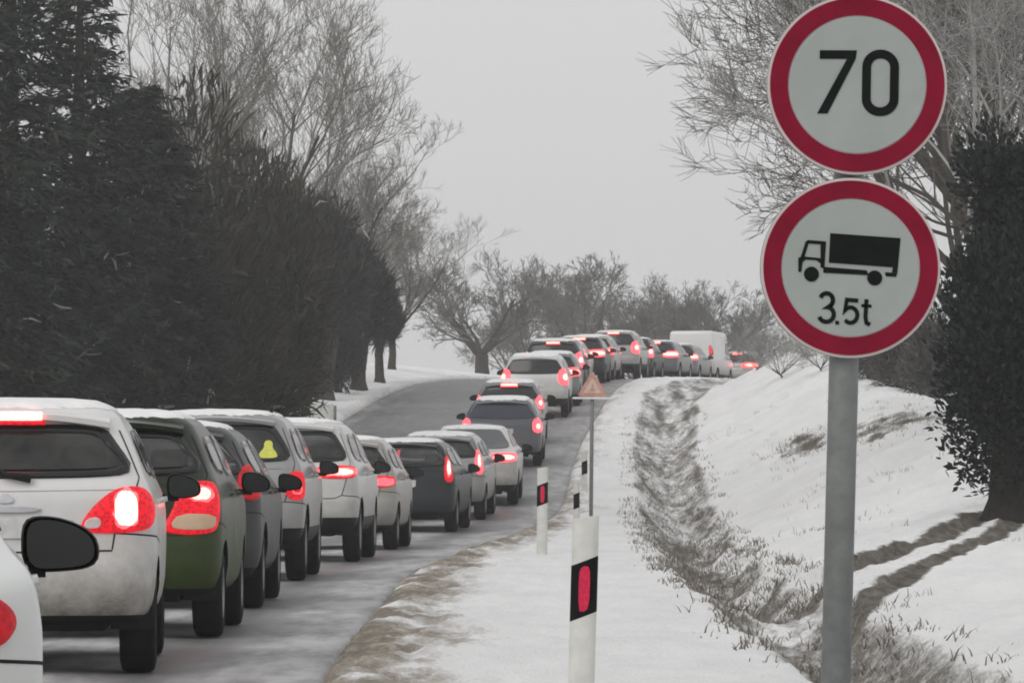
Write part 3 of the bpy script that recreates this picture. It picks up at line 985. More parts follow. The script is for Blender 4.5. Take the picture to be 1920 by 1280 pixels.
    LO = {
     'tear': ([(.43, .785), (.46, .86), (.55, .955), (.66, 1.02), (.80, 1.025), (.90, .97), (.93, .88), (.88, .80), (.72, .775), (.55, .772)], [(.64, .815), (.635, .985), (.74, .995), (.765, .90), (.75, .812)], [(.455, .795), (.47, .85), (.55, .86), (.56, .80)]),
     'block': ([(.46, .71), (.55, .86), (.58, .99), (.64, 1.03), (.86, 1.03), (.91, .92), (.90, .76), (.84, .69), (.6, .68)], [(.66, .91), (.67, .98), (.79, .98), (.80, .91)], [(.52, .735), (.58, .82), (.84, .815), (.85, .745), (.80, .715), (.6, .71)]),
     'near': ([(.54, .79), (.56, .915), (.68, .935), (.78, .91), (.82, .85), (.74, .785)], [(.64, .83), (.64, .88), (.73, .88), (.74, .83)], None),
     'tall': ([(.70, .86), (.68, 1.06), (.74, 1.14), (.92, 1.14), (.98, 1.02), (.94, .86)], [(.76, .93), (.75, 1.02), (.84, 1.03), (.85, .93)], None),
     'wide': ([(.34, .90), (.36, 1.0), (.6, 1.03), (.86, 1.02), (.92, .96), (.86, .89), (.6, .87)], [(.45, .915), (.45, .985), (.80, .985), (.81, .915)], None),
     'column': ([(.72, .80), (.70, 1.0), (.70, 1.2), (.78, 1.22), (.86, 1.0), (.88, .8)], [(.75, .92), (.74, 1.12), (.79, 1.12), (.81, .92)], None),
    }[lamp]
    f_ = c90 / .98
    for sg in (-1, 1):
        sx = lambda pts: [(sg * a * f_, b + lamp_dz + (H - 1.5) * (.55 if H > 1.5 else 0)) for a, b in pts]
        def big(pts, k=1.1 if d < 130 else 1.6):  # far lamps drawn oversize to imitate the bloom of their light
            if not far or windowless: return pts
            a_ = sum(p[0] for p in pts) / len(pts); b_ = sum(p[1] for p in pts) / len(pts)
            return [(a_ + (p[0] - a_) * k, b_ + (p[1] - b_) * k) for p in pts]
        ln = patch('tail_lamp', rearm, big(sx(LO[0])), M[lens], root, off=.010, skirt=.03, dome=.012)
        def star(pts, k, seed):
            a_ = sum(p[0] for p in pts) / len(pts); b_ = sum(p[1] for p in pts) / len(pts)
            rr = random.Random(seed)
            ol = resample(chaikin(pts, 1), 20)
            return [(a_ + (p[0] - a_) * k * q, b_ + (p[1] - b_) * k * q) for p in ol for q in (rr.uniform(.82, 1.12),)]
        if lamp != 'near': patch('glare_patch', rearm, star(big(sx(LO[1])), 1.18 if lamp == 'tear' else 1.42, d), M['glow'], ln, off=.0235, skirt=.004, n=40, rounds=1)  # ragged glowing patch imitating glare round the bulb, not a lamp part
        patch('bulb', rearm, big(sx(LO[1])), M[bulb], ln, off=.026, skirt=.004, n=24, rounds=1, dome=.003)
        if LO[2]: patch('indicator_lens', rearm, sx(LO[2]), M['clear'] if lamp == 'block' else M['clearw'], ln, off=.024, skirt=.008, n=24, rounds=1, dome=.003)
    # number plate, tailgate seam, bumper details
    zp = {'hatch': .80, 'suv': .86, 'wagon': .78, 'sedan': .78, 'van': .72}[kind]
    patch('number_plate', rearm, [(-.26, zp - .055), (.26, zp - .055), (.26, zp + .055), (-.26, zp + .055)], M['plate'], root, off=.012, n=28, rounds=0)
    zs = zp - .12
    if not far:
        gw = S.at(.75)[0] - S.at(.75)[3] * .9
        ribbon('tailgate_seam', rearm, [(-wb * 1.02 - .03, zb_ - .02), (-wa - .03, za_), (-gw * f_, .775), (-gw * .93, zs), (0, zs - .01), (gw * .93, zs), (gw * f_, .775), (wa + .03, za_), (wb * 1.02 + .03, zb_ - .02)], .010, M['seam'], root)
        ribbon('bumper_seam', rearm, [(gw * f_, .775), (c90 + .05, .75), (c90 + .35, .72)], .009, M['seam'], root)
        ribbon('tailgate_crease', rearm, [(-wa * .95, za_ - .06), (0, za_ - .07), (wa * .95, za_ - .06)], .012, pmat, root, off=.006)
        patch('tailgate_handle', rearm, [(-.2, zp + .085), (.2, zp + .085), (.2, zp + .115), (-.2, zp + .115)], M['chrome'] if badge else pmat, root, off=.02, n=24, rounds=1)
    if badge:
        patch('emblem', rearm, [(-.05, zp + .16), (0, zp + .19), (.05, zp + .16), (.045, zp + .135), (-.045, zp + .135)], M['chrome'], root, off=.012, n=20, rounds=1)
        for i in range(3):
            patch('badge_letter', rearm, [(.27 + i * .04, .815), (.30 + i * .04, .815), (.30 + i * .04, .845), (.27 + i * .04, .845)], M['chrome'], root, off=.007, n=12, rounds=1)
    if wiper and kind != 'van' and kind != 'sedan' and not far:
        p0, n0 = rearm(0.0, za_ - .015); p1, n1 = rearm(-.05, za_ + .035); p2, n2 = rearm(-.34, za_ + .05); p3, n3 = rearm(.14, za_ - .03)
        wbm = MB(); wbm.tube([p3 + n3 * .03, p0 + n0 * .045, p1 + n1 * .03, p2 + n2 * .02], [.022, .016, .010, .006], 6)
        wbm.build('wiper', M['black'], root)
    # roof spoiler with the high brake lamp
    if kind in ('hatch', 'suv', 'wagon'):
        zt = H - .055
        ws = S.at(zt)[0] * .98
        yb = S.at(zb_ + .03)[1]
        v, f = [], []
        m = 16
        for i in range(m + 1):
            t = -1 + 2 * i / m
            x = t * ws
            cz = -.050 * t * t
            v += [(x, yb + .22, zt + .012 + cz), (x, yb + .05, zt + .002 + cz), (x, yb - .075 + .07 * t * t, zt - .02 + cz), (x, yb - .070 + .07 * t * t, zt - .05 + cz), (x, yb + .08, zt - .075 + cz)]
        for i in range(m):
            for j in range(4): f.append((i * 5 + j, i * 5 + 5 + j, i * 5 + 6 + j, i * 5 + 1 + j))
        f += [(0, 1, 2, 3, 4), tuple(m * 5 + j for j in (4, 3, 2, 1, 0))]
        sp = mk('roof_spoiler', v, f, pmat, root, False)
        if hi_lamp:
            hw = .19
            bbox('high_brake_lamp', (-hw, hw, yb - .090, yb - .066, zt - .060, zt - .012), M[bulb], root, .008)
            bbox('high_brake_lens', (-hw - .02, hw + .02, yb - .084, yb - .05, zt - .085, zt - .062), M[lens], root, .008)
    elif hi_lamp and kind == 'sedan':
        p, _ = rearm(0, zb_ - .06)
        bbox('high_brake_lamp', (-.12, .12, p.y - .03, p.y - .01, zb_ - .08, zb_ - .05), M[bulb], root, .006)
    # mirrors
    my = mirror_y or (yf0 - .12)
    for sg in (-1, 1):
        add_mirror(root, S, sg, my, zs0 - .05, M['black'], mirror_scale)
    # headlamps and grille at the far end
    zh = S.trim + .30
    for sg in (-1, 1):
        patch('headlamp', lambda x, zz: (S.PF(x, zz), Vector((0, 1, 0))), [(sg * .42, zh - .04), (sg * (Wl - .08), zh - .02), (sg * (Wl - .10), zh + .08), (sg * .46, zh + .05)], M['clearw'], root, off=.01, n=20, rounds=1)
    if rails:
        for sg in (-1, 1):
            xx = sg * (S.at(H - .05)[0] - .06)
            rm = MB(); rm.tube([Vector((xx, yb + .35, H - .05)), Vector((xx, yb + .45, H + .035)), Vector((xx, L * .5, H + .05)), Vector((xx, S.at(H - .1)[2] - .3, H + .03)), Vector((xx, S.at(H - .1)[2] - .2, H - .05))], [.018] * 5, 8)
            rm.build('roof_rail', M['black'], root)
    # thin cap of snow on the roof
    if snow:
        seed = d * 3.7
        ring = []
        hn = len(S.half(1.0))
        zbase = H - .062
        prev = []
        for lev, (zz, up) in enumerate([(zbase + .012, .001), (zbase + .016, .010), (zbase + .028, .015), (H - .02, .017), (H - .006, .018), (H, .018)]):
            row = []
            lp_cache = {}
            for j in range(n):
                dz = .018 * nz(j * .25, seed) + .012 * nz(j * .8, seed + 5)
                zq = min(H, max(zbase - .03, zz + dz * (1 if lev < 3 else 0)))
                key = round(zq, 3)
                if key not in lp_cache: lp_cache[key] = S.loop(key)
                p = lp_cache[key][j]
                row.append(Vector((p.x, p.y, p.z + up + .008 * nz(p.x * 6, p.y * 6, seed) * (lev > 0))))
            ring.append(row)
        v = [p for r in ring for p in r]
        f = [(i * n + j, i * n + (j + 1) % n, (i + 1) * n + (j + 1) % n, (i + 1) * n + j) for i in range(len(ring) - 1) for j in range(n)]
        v.append(Vector((0, top.y, H + .021)))
        b = (len(ring) - 1) * n
        for j in range(n): f.append((b + j, b + (j + 1) % n, len(v) - 1))
        mk('roof_snow', v, f, M['snow'], root)
    return root, S, rearm

P_white = paint('paint_white', (0.72, 0.715, 0.71), (0.20, 0.18, 0.15))
P_green = paint('paint_dark_green', (0.007, 0.012, 0.006), (0.065, 0.095, 0.02), .75, 0, .3, .35)  # olive low on the body paints in a green highlight along with dirt
P_dark = paint('paint_charcoal', (0.022, 0.024, 0.026), (0.09, 0.09, 0.087), .6, 0, .35, .35)
P_silver = paint('paint_silver', (0.30, 0.30, 0.30), (0.26, 0.255, 0.245), .9, 0.35)
P_white2 = paint('paint_offwhite', (0.60, 0.60, 0.59), (0.21, 0.20, 0.18))
P_beige = paint('paint_greige', (0.34, 0.325, 0.30), (0.26, 0.25, 0.235))
P_black = paint('paint_black_blue', (0.012, 0.015, 0.018), (0.04, 0.043, 0.045), .5, 0, .35, .3)
P_grey = paint('paint_grey', (0.16, 0.165, 0.17), (0.2, 0.2, 0.195), .8, 0.2)
P_blue = paint('paint_dusk_blue', (0.05, 0.055, 0.075), (0.15, 0.15, 0.15), .7)

G = 'cars queueing in the right-hand lane'
build_car('white car cut off at the bottom left corner, nearest in the queue', 'sedan', paint('paint_white_near', (0.66, 0.68, 0.67), (0.5, 0.5, 0.48), .6), 12.0, dx=-.06, yaw=-0.125, lamp='near', lens='lens_dim', bulb='lens', group=G, hi_lamp=False, mirror_y=2.9, mirror_scale=1.14)
build_car('dirty white hatchback with lit roof spoiler lamp, half cut off at the left edge', 'hatch', P_white, 27.3, dx=-.05, extra_yaw=-.045, lamp='tear', group=G, badge=True)
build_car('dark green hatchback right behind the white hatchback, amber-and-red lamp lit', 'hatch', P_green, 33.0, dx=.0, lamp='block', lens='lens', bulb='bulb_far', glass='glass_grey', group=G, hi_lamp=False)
build_car('charcoal car mostly hidden between the green hatchback and the silver off-roader', 'wagon', P_dark, 39.6, dx=-.10, lamp='tall', lens='lens_dim', bulb='lens', glass='glass_grey', group=G, hi_lamp=False)
c4, S4, r4 = build_car('silver off-road car with a yellow sticker on its rear window', 'suv', P_silver, 49.0, dx=-.17, lamp='tall', lens='lens', bulb='lens', group=G, hi_lamp=False, rails=True, lamp_dz=-.16)
build_car('off-white compact car with both brake lamps glowing, behind the silver off-roader', 'suv', P_white2, 58.5, dx=-.14, lamp='wide', lens='lens', bulb='bulb_far', group=G, hi_lamp=False)
build_car('greige hatchback with red lamps between the off-white compact and the black estate', 'hatch', P_beige, 66.5, dx=-.12, lamp='wide', lens='lens', bulb='lens_far', group=G, hi_lamp=False, lamp_dz=-.05)
build_car('black estate car with snowy roof, in front of the empty lane', 'wagon', P_black, 80.0, dx=-.22, lamp='column', lens='lens', bulb='bulb', glass='glass_grey', group=G, hi_lamp=False)
build_car('silver-grey car squeezed between the black estate and the white saloon', 'hatch', P_silver, 87.0, dx=-.2, lamp='column', lens='lens_far', bulb='bulb_far', group=G, hi_lamp=False)
build_car('white saloon with snow-striped rear window and dark bumper', 'sedan', P_white2, 93.0, lamp='wide', lens='lens_far', bulb='bulb_far', glass='glass_grey', group=G, hi_lamp=False, far=True, lamp_dz=-.05)
build_car('dusk-blue car with bluish rear window where the road starts to climb', 'wagon', P_blue, 109.0, dx=.14, lamp='tall', lens='lens_far', bulb='bulb_far', glass='glass_blue', group=G, hi_lamp=False, far=True, lamp_dz=-.1)
build_car('grey car on the slope with a bright lamp across its roof edge', 'hatch', P_grey, 119.0, dx=-.02, lamp='tall', lens='lens_far', bulb='bulb_far', group=G, far=True)
build_car('pale car on the slope below the crest with its right lamps lit', 'suv', P_white2, 133.0, dx=.05, lamp='tall', lens='lens_far', bulb='bulb_far', group=G, far=True, hi_lamp=False)
far_cars = [(140.0, .22, 'hatch', P_grey, 'wide', 'grey hatchback just below the crest, behind the pale car'),
            (146.5, .05, 'suv', P_dark, 'tall', 'dark tall car squeezed in behind the grey hatchback on the climb'),
            (153.5, -.1, 'wagon', P_white2, 'tall', 'light estate car reaching the crest with snow on its roof'),
            (160.0, .15, 'hatch', P_black, 'wide', 'black hatchback reaching the crest behind the light estate car'),
            (166.5, .0, 'hatch', P_beige, 'wide', 'beige hatchback on the crest just above the warning triangle'),
            (173.0, .2, 'suv', P_silver, 'tall', 'silver tall car on the crest, just right of the beige hatchback'),
            (179.5, .1, 'hatch', P_dark, 'tall', 'charcoal hatchback on the crest right of the silver tall car'),
            (185.0, .25, 'wagon', P_blue, 'wide', 'dusk-blue estate car on the crest between the charcoal hatchback and the grey one'),
            (190.5, .2, 'wagon', P_grey, 'wide', 'grey estate car on the crest directly left of the white van')]
for d, dx, kd, pm_, lp, lb in far_cars:
    build_car(lb, kd, pm_, d, dx=dx, lamp=lp, lens='lens_far', bulb='bulb_far', group=G, far=True)
build_car('plain white windowless van on the crest, left of the last car', 'van', P_white, 196.5, dx=-.1, lamp='column', lens='lens_dim', bulb='lens_dim', group=G, name='van', cat='van', far=True, snow=False, windowless=True, hi_lamp=False)
build_car('rightmost car of the queue, just past the white van on the crest', 'hatch', P_silver, 203.5, dx=.5, lamp='wide', lens='lens_far', bulb='bulb_far', group=G, far=True)

# yellow sticker: a small triangle with a rounded head
patch('window_sticker', r4, [(.45, 1.19), (.65, 1.19), (.63, 1.25), (.59, 1.29), (.595, 1.345), (.55, 1.37), (.505, 1.345), (.51, 1.29), (.47, 1.25)], M['sticker'], c4, off=.018, skirt=.002, n=36, rounds=1)['label'] = 'yellow sticker shaped like a small figure'

# ------------------------------------------------------------------ road signs
def disc(name, r, y0, y1, mat, parent, n=72, c=(0, 0)):
    v = []
    for y in (y0, y1):
        for j in range(n):
            t = 2 * PI * j / n
            v.append((c[0] + r * math.cos(t), y, c[1] + r * math.sin(t)))
    f = [tuple(range(n)), tuple(n + j for j in reversed(range(n)))] + [(j, n + j, n + (j + 1) % n, (j + 1) % n) for j in range(n)]
    return mk(name, v, f, mat, parent, False)

def ring2(name, r0, r1, y0, y1, mat, parent, n=80):
    v, f = [], []
    for j in range(n):
        t = 2 * PI * j / n
        c, s_ = math.cos(t), math.sin(t)
        v += [(r0 * c, y0, r0 * s_), (r1 * c, y0, r1 * s_), (r1 * c, y1, r1 * s_), (r0 * c, y1, r0 * s_)]
    for j in range(n):
        a, b = 4 * j, 4 * ((j + 1) % n)
        for k in range(4):
            f.append((a + k, a + (k + 1) % 4, b + (k + 1) % 4, b + k))
    return mk(name, v, f, mat, parent, False)

def plate2d(name, polys, y0, y1, mat, parent):
    """flat print: convex polygons (x,z) with a hair of thickness"""
    mb = MB()
    for p in polys:
        n = len(p)
        v = [(a, y0, b) for a, b in p] + [(a, y1, b) for a, b in p]
        f = [tuple(range(n)), tuple(n + j for j in reversed(range(n)))] + [(j, n + j, n + (j + 1) % n, (j + 1) % n) for j in range(n)]
        mb.add(v, f)
    return mb.build(name, mat, parent, False)

def stroke(pts, w, closed=False):
    """mitred quads along a polyline"""
    n = len(pts)
    L_, R_ = [], []
    for i in range(n):
        p = Vector(pts[i])
        a = Vector(pts[(i - 1) % n]) if closed or i > 0 else None
        b = Vector(pts[(i + 1) % n]) if closed or i < n - 1 else None
        d1 = (p - a).normalized() if a is not None else (b - p).normalized()
        d2 = (b - p).normalized() if b is not None else d1
        t = (d1 + d2); t = t.normalized() if t.length > 1e-6 else d1
        nn = Vector((-t.y, t.x))
        m = w / 2 / max(0.35, nn.dot(Vector((-d1.y, d1.x))))
        L_.append(tuple(p + nn * m)); R_.append(tuple(p - nn * m))
    return [(L_[i], L_[(i + 1) % n], R_[(i + 1) % n], R_[i]) for i in range(n if closed else n - 1)]

D_S = 17.0
s_ = F / D_S
base = px(1560, 875 + 1.11 * s_ + 8, D_S)
base.z = ground(base.x, D_S)
lean = math.atan2(1605 - 1565, 1280 - 162) * 0.75
SG = empty('road_sign', base, (0, lean, 0))
tag(SG, 'grey sign pole carrying a round 70 sign above a round 3.5t truck sign', 'road sign')
Hp = CAMZ + (875 + 20) / s_ - base.z
pm = MB()
pm.tube([Vector((0, 0, -.25)), Vector((0, 0, Hp * .5)), Vector((0, 0, Hp))], [.050, .050, .050], 24)
pm.build('pole', M['pole'], SG)
def sign_disc(pxx, pyy, label):
    c = px(pxx, pyy, D_S)
    loc = Matrix.Rotation(-lean, 4, 'Y') @ (c - Vector(base))
    R = .300
    pl = disc('sign_plate', R, -.012, .004, M['sign_rim'], SG)
    pl.location = (loc.x, -.075, loc.z)
    pl.rotation_euler = (0, math.radians(-.5), 0)
    pl['label'] = label
    ring2('red_ring', .232, .2915, -.0165, -.011, M['sign_red'], pl)
    disc('sign_face', .2285, -.0155, -.011, M['sign_white'], pl)
    ring2('folded_rim', .296, .302, .003, .02, M['sign_back'], pl)
    # clamp to the pole
    for dz in (-.12, .12):
        bbox('clamp', (-loc.x - .07, -loc.x + .07, .006, .022, dz - .015, dz + .015), M['sign_back'], pl, .003)
        bbox('clamp', (-loc.x - .065, -loc.x - .055, .022, .10, dz - .013, dz + .013), M['sign_back'], pl, .002)
        bbox('clamp', (-loc.x + .055, -loc.x + .065, .022, .10, dz - .013, dz + .013), M['sign_back'], pl, .002)
    return pl
Y0, Y1 = -.0185, -.0145
s70 = sign_disc(1605, 162, 'round 70 sign with red ring')
k = 1.0 / s_
def sp(pts, cx, cy): return [((a - cx) * k, -(b - cy) * k) for a, b in pts]
# digits, drawn from the face
plate2d('digit_seven', [sp([(1534, 99), (1603, 98), (1601, 114), (1534, 115)], 1605, 162), sp([(1585, 114), (1601.0, 113.9), (1550, 217), (1531, 217)], 1605, 162)], Y0, Y1, M['sign_black'], s70)
zero = []
for i in range(28):
    t = 2 * PI * i / 28
    ex, ey = math.cos(t), math.sin(t)
    x = 1648 + 26.0 * (abs(ex) ** .75) * math.copysign(1, ex)
    y = 158 + 53.5 * (abs(ey) ** .62) * math.copysign(1, ey) if True else 0
    zero.append((x, y))
zpts = []
for (cx_, cy_, t0, t1) in ((1648, 128, PI, 2 * PI), (1648, 188, 0, PI)):
    for i in range(15):
        t = t0 + (t1 - t0) * i / 14
        zpts.append((cx_ + 26 * math.cos(t), cy_ + 24 * math.sin(t)))
plate2d('digit_zero', stroke(sp(zpts, 1605, 162), 16.5 * k, True), Y0, Y1, M['sign_black'], s70)

s35 = sign_disc(1592, 504, 'round truck sign reading 3.5t with red ring')
C2 = (1592, 504)
T = lambda pts: sp(pts, *C2)
plate2d('truck_load_box', [T([(1553, 440), (1684, 447), (1680, 502), (1551, 495)]), T([(1671, 501.2), (1679.9, 501.8), (1679, 512), (1669, 511)])], Y0, Y1, M['sign_black'], s35)
cab = [(1495, 512), (1494, 488), (1499, 483.5), (1507, 458), (1512, 454), (1545, 456), (1544, 502), (1537, 502), (1532, 490), (1514, 486), (1503, 494), (1500, 512)]
cabq = [T([(1494, 487), (1504, 484), (1508, 489), (1502, 495), (1500, 513), (1494.5, 513)]), T([(1498, 487), (1507, 457), (1513, 459), (1505, 486)]), T([(1506, 458), (1511, 453.5), (1545, 455.5), (1545, 461.5), (1512, 460)]),
        T([(1535, 461), (1545, 461.2), (1543, 505), (1536, 505)]), T([(1504, 484.5), (1536, 487), (1536, 497), (1528, 491), (1508, 490)])]
plate2d('truck_cab', cabq, Y0, Y1, M['sign_black'], s35)
plate2d('truck_chassis', [T([(1541, 503), (1622, 508), (1626, 517), (1541, 514)]), T([(1656, 511), (1679, 512.2), (1677, 519), (1658, 518.5)])], Y0, Y1, M['sign_black'], s35)
for (wx, wy) in ((1519, 517), (1637, 522)):
    wv = [(wx + 14 * math.cos(2 * PI * i / 24), wy + 14 * math.sin(2 * PI * i / 24)) for i in range(24)]
    wpl = plate2d('truck_wheel', [T(wv)], Y0 - .0006, Y1, M['sign_black'], s35)
def arcp(cx_, cy_, rx, ry, a0, a1, n=12): return [(cx_ + rx * math.cos(math.radians(a0 + (a1 - a0) * i / (n - 1))), cy_ + ry * math.sin(math.radians(a0 + (a1 - a0) * i / (n - 1)))) for i in range(n)]
three = arcp(1548, 565, 12, 13, 200, 440) + arcp(1548, 591.5, 14, 14, -80, 160)[0:]
plate2d('digit_three', stroke(T(three), 8 * k), Y0, Y1, M['sign_black'], s35)
plate2d('decimal_point', [T([(1565, 603), (1572, 603.5), (1572, 610), (1565, 610)])], Y0, Y1, M['sign_black'], s35)
five = [(1607, 565), (1586, 563.5), (1583, 583)] + arcp(1593, 592, 13, 14.5, 240, 500)
plate2d('digit_five', stroke(T(five), 7.5 * k), Y0, Y1, M['sign_black'], s35)
plate2d('letter_t', stroke(T([(1622.5, 562), (1621, 595), (1623, 606), (1630, 609)]), 7.5 * k) + [T([(1613, 571), (1632, 572), (1632, 577.5), (1613, 576.5)])], Y0, Y1, M['sign_black'], s35)

# ------------------------------------------------------------------ delineator posts
def delineator(x, d, label, lean=0.0, scale=1.0, slant=.32, mirror=1, group='white roadside delineator posts', h=.95, w=.118, refl='refl'):
    z = ground(x, d)
    r = empty('delineator_post', (x, d, z), (0, lean, 0))
    tag(r, label, 'delineator', group)
    sec = []
    for i in range(18):          # D-shaped hollow section, rounded side to the traffic
        t = PI + PI * i / 17
        sec.append((w / 2 * math.cos(t), .055 * math.sin(t) * .8))
    sec += [(w / 2, .03), (w / 2 - .012, .042), (-w / 2 + .012, .042), (-w / 2, .03)]
    n = len(sec)
    def tubeseg(name, za, zb, mat, parent, g=1.0, cap=True):
        v, f = [], []
        for zz in (za, zb):
            for a, b in sec: v.append((a * g, b * g, zz(a) if callable(zz) else zz))
        f = [(j, (j + 1) % n, n + (j + 1) % n, n + j) for j in range(n)]
        if cap: f += [tuple(n + j for j in range(n)), tuple(reversed(range(n)))]
        return mk(name, v, f, mat, parent, False)
    top = lambda a: h - .02 + slant * .55 * a * mirror
    tubeseg('post', lambda a: -.2, top, M['post_white'], r)
    b1 = lambda a: h - .215 + slant * 1.3 * a * mirror
    b0 = lambda a: h - .465 + slant * 1.3 * a * mirror
    band = tubeseg('black_band', b0, b1, M['sign_black'], r, 1.02)
    zc = h - .34
    rv = [(a, zc + b) for a, b in chaikin([(-.024, -.10), (.0, -.105), (.024, -.085), (.026, .08), (.014, .105), (-.014, .10), (-.026, .07)], 1)]
    rv = resample(rv, 24)
    v = [(a, -.047 - .004, b) for a, b in rv] + [(a, -.02, b) for a, b in rv]
    f = [tuple(range(24))] + [(j, 24 + j, 24 + (j + 1) % 24, (j + 1) % 24) for j in range(24)]
    mk('reflector', v, f, M[refl], r, False)
    return r
delineator(px(1097, 1000, 22.8).x - .02, 22.8, 'nearest white delineator post with red reflector, left of the sign pole', lean=math.radians(1.6), h=.88)
delineator(px(1016, 1000, 61).x, 61.0, 'white delineator post with red reflector at the road edge beside the queue', lean=math.radians(.5), h=1.06, w=.13)
delineator(px(1081, 1000, 84).x, 84.0, 'small distant delineator post just left of the near post', h=.72, w=.10, refl='sign_black')
delineator(px(1096, 1000, 98).x, 98.0, 'farthest delineator post, left of the warning triangle pole', h=.80, w=.11, refl='sign_black')

# warning triangle on its thin pole
D_W = 88.0
gz = px(1108, 968, D_W)
wz0 = ground(gz.x, D_W)
WS = empty('warning_sign', (gz.x, D_W, wz0), (0, math.radians(.6), 0))
tag(WS, 'faded triangular warning sign with pale red border on a thin dark pole', 'warning sign')
zt_ = px(1108, 745, D_W).z - wz0
pm = MB(); pm.tube([Vector((0, 0, -.2)), Vector((0, 0, zt_ + .45))], [.034, .034], 12); pm.build('pole', M['pole'], WS)
def tri(r, zc=0): return [(r * math.cos(math.radians(a)), zc + r * math.sin(math.radians(a))) for a in (90, 210, 330)]
def tri_obj(name, pts, y0, y1, mat, parent):
    o = plate2d(name, [resample(chaikin(chaikin([pts[0], (pts[0][0]*.8+pts[1][0]*.2, pts[0][1]*.8+pts[1][1]*.2), (pts[0][0]*.2+pts[1][0]*.8, pts[0][1]*.2+pts[1][1]*.8), pts[1], (pts[1][0]*.8+pts[2][0]*.2, pts[1][1]), (pts[1][0]*.2+pts[2][0]*.8, pts[1][1]), pts[2], (pts[2][0]*.8+pts[0][0]*.2, pts[2][1]*.8+pts[0][1]*.2), (pts[2][0]*.2+pts[0][0]*.8, pts[2][1]*.2+pts[0][1]*.8)], 1), 1), 36)], y0, y1, mat, parent); return o
zc_ = zt_ + .17
tp_ = tri_obj('sign_plate', tri(.305, zc_), -.052, -.040, M['warn_red'], WS)
tri_obj('sign_face', tri(.18, zc_), -.056, -.050, M['warn_face'], tp_)
plate2d('pictogram', [[(-.055, zc_ - .06), (.055, zc_ - .06), (.04, zc_ - .02), (-.04, zc_ - .015)], [(-.02, zc_ - .02), (.02, zc_ - .02), (.012, zc_ + .06), (-.012, zc_ + .06)]], -.058, -.055, M['warn_red'], tp_)
bbox('snow_ledge', (-.34, .36, -.075, -.02, zt_ - .03, zt_ + .005), M['snow'], WS, .012)

# small white board in the left snow bank
D_B = 128.0
bp = px(600, 800, D_B)
bz = ground(bp.x, D_B)
BD = empty('marker_board', (bp.x + .30, D_B, bz), (0, 0, math.radians(6)))
tag(BD, 'snow-plastered white board on a grey post in the left verge', 'board')
pm = MB(); pm.tube([Vector((.08, 0, -.2)), Vector((.08, 0, px(0, 760, D_B).z - bz))], [.04, .04], 10); pm.build('post', M['pole'], BD)
bbox('board', (-.58, .045, -.03, .0, px(0, 806, D_B).z - bz, px(0, 757, D_B).z - bz), M['post_white'], BD, .012)

# ------------------------------------------------------------------ trees
def rand_dir(v, ang):
    a = v.orthogonal().normalized()
    b = v.cross(a)
    t = random.random() * 2 * PI
    return (v * math.cos(ang) + (a * math.cos(t) + b * math.sin(t)) * math.sin(ang)).normalized()

def bare_tree_meshes(key, height, spread, seed, rtrunk, min_r, levels, kids, trunk_frac=.22, up=.25, len_ratio=.62, fork=3):
    """tapered trunk + limbs in one mesh, all finer branches and twigs in another"""
    random.seed(seed)
    trunk, crown = MB(), MB()
    def grow(p, dr, ln, r, lev):
        k = 5 if lev < 2 else (4 if lev < levels - 1 else 3)
        pts, rad = [p.copy()], [r]
        q = p.copy(); dd = dr.copy()
        for i in range(k - 1):
            dd = (dd + Vector((random.gauss(0, .13), random.gauss(0, .13), random.gauss(0, .10) + up * .18))).normalized()
            q = q + dd * (ln / (k - 1))
            pts.append(q.copy())
            rad.append(max(min_r * .6, r * (1 - .62 * (i + 1) / (k - 1))))
        mb = trunk if lev <= 1 else crown
        mb.tube(pts, rad, 8 if lev == 0 else (6 if lev == 1 else (4 if lev == 2 else 3)), cap=False)
        if lev >= levels: return
        nk = kids[min(lev, len(kids) - 1)]
        for j in range(nk):
            t = random.uniform(.22, 1.0) if j < nk - 2 else random.uniform(.8, 1.0)
            fi = t * (k - 1); i0 = min(k - 2, int(fi)); fr = fi - i0
            pp = pts[i0].lerp(pts[i0 + 1], fr)
            seg = (pts[i0 + 1] - pts[i0]).normalized()
            nd_ = rand_dir(seg, math.radians(random.uniform(22, 52)))
            nd_ = (nd_ + Vector((0, 0, up)) * random.uniform(.2, 1.0)).normalized()
            rr = max(min_r, (rad[i0] * (1 - fr) + rad[i0 + 1] * fr) * random.uniform(.5, .72))
            grow(pp, nd_, ln * len_ratio * random.uniform(.7, 1.15) * (1.15 - .35 * t), rr, lev + 1)
    th = height * trunk_frac
    tp = [Vector((0, 0, -.3)), Vector((.02, 0, th * .12)), Vector((.05 * random.uniform(-1, 1), .05, th * .5)), Vector((.1 * random.uniform(-1, 1), 0, th))]
    trunk.tube(tp, [rtrunk * 1.45, rtrunk * 1.15, rtrunk, rtrunk * .95], 12, cap=False)
    for j in range(fork):
        a = 2 * PI * (j + random.uniform(-.25, .25)) / fork
        dr = Vector((math.cos(a) * spread, math.sin(a) * spread, 1.0)).normalized()
        grow(tp[-1] - Vector((0, 0, random.uniform(0, th * .25))), dr, height * .52 * random.uniform(.85, 1.15), rtrunk * random.uniform(.36, .52), 1)
    return mesh('trunk', trunk.v, trunk.f), mesh('crown', crown.v, crown.f)

TREES = {}
TREES['big'] = bare_tree_meshes('big', 10.5, .45, 11, .20, .006, 5, [0, 8, 7, 6, 5], .2, .42, .58, 6)
TREES['wide'] = bare_tree_meshes('wide', 9.0, .85, 23, .20, .0065, 5, [0, 7, 7, 6, 5], .2, .16, .62, 5)
TREES['far'] = bare_tree_meshes('far', 6.5, 1.05, 5, .34, .012, 5, [0, 7, 6, 6, 5], .19, .14, .60, 6)
TREES['far2'] = bare_tree_meshes('far2', 7.0, .8, 41, .20, .014, 5, [0, 6, 6, 6, 5], .2, .22, .60, 5)

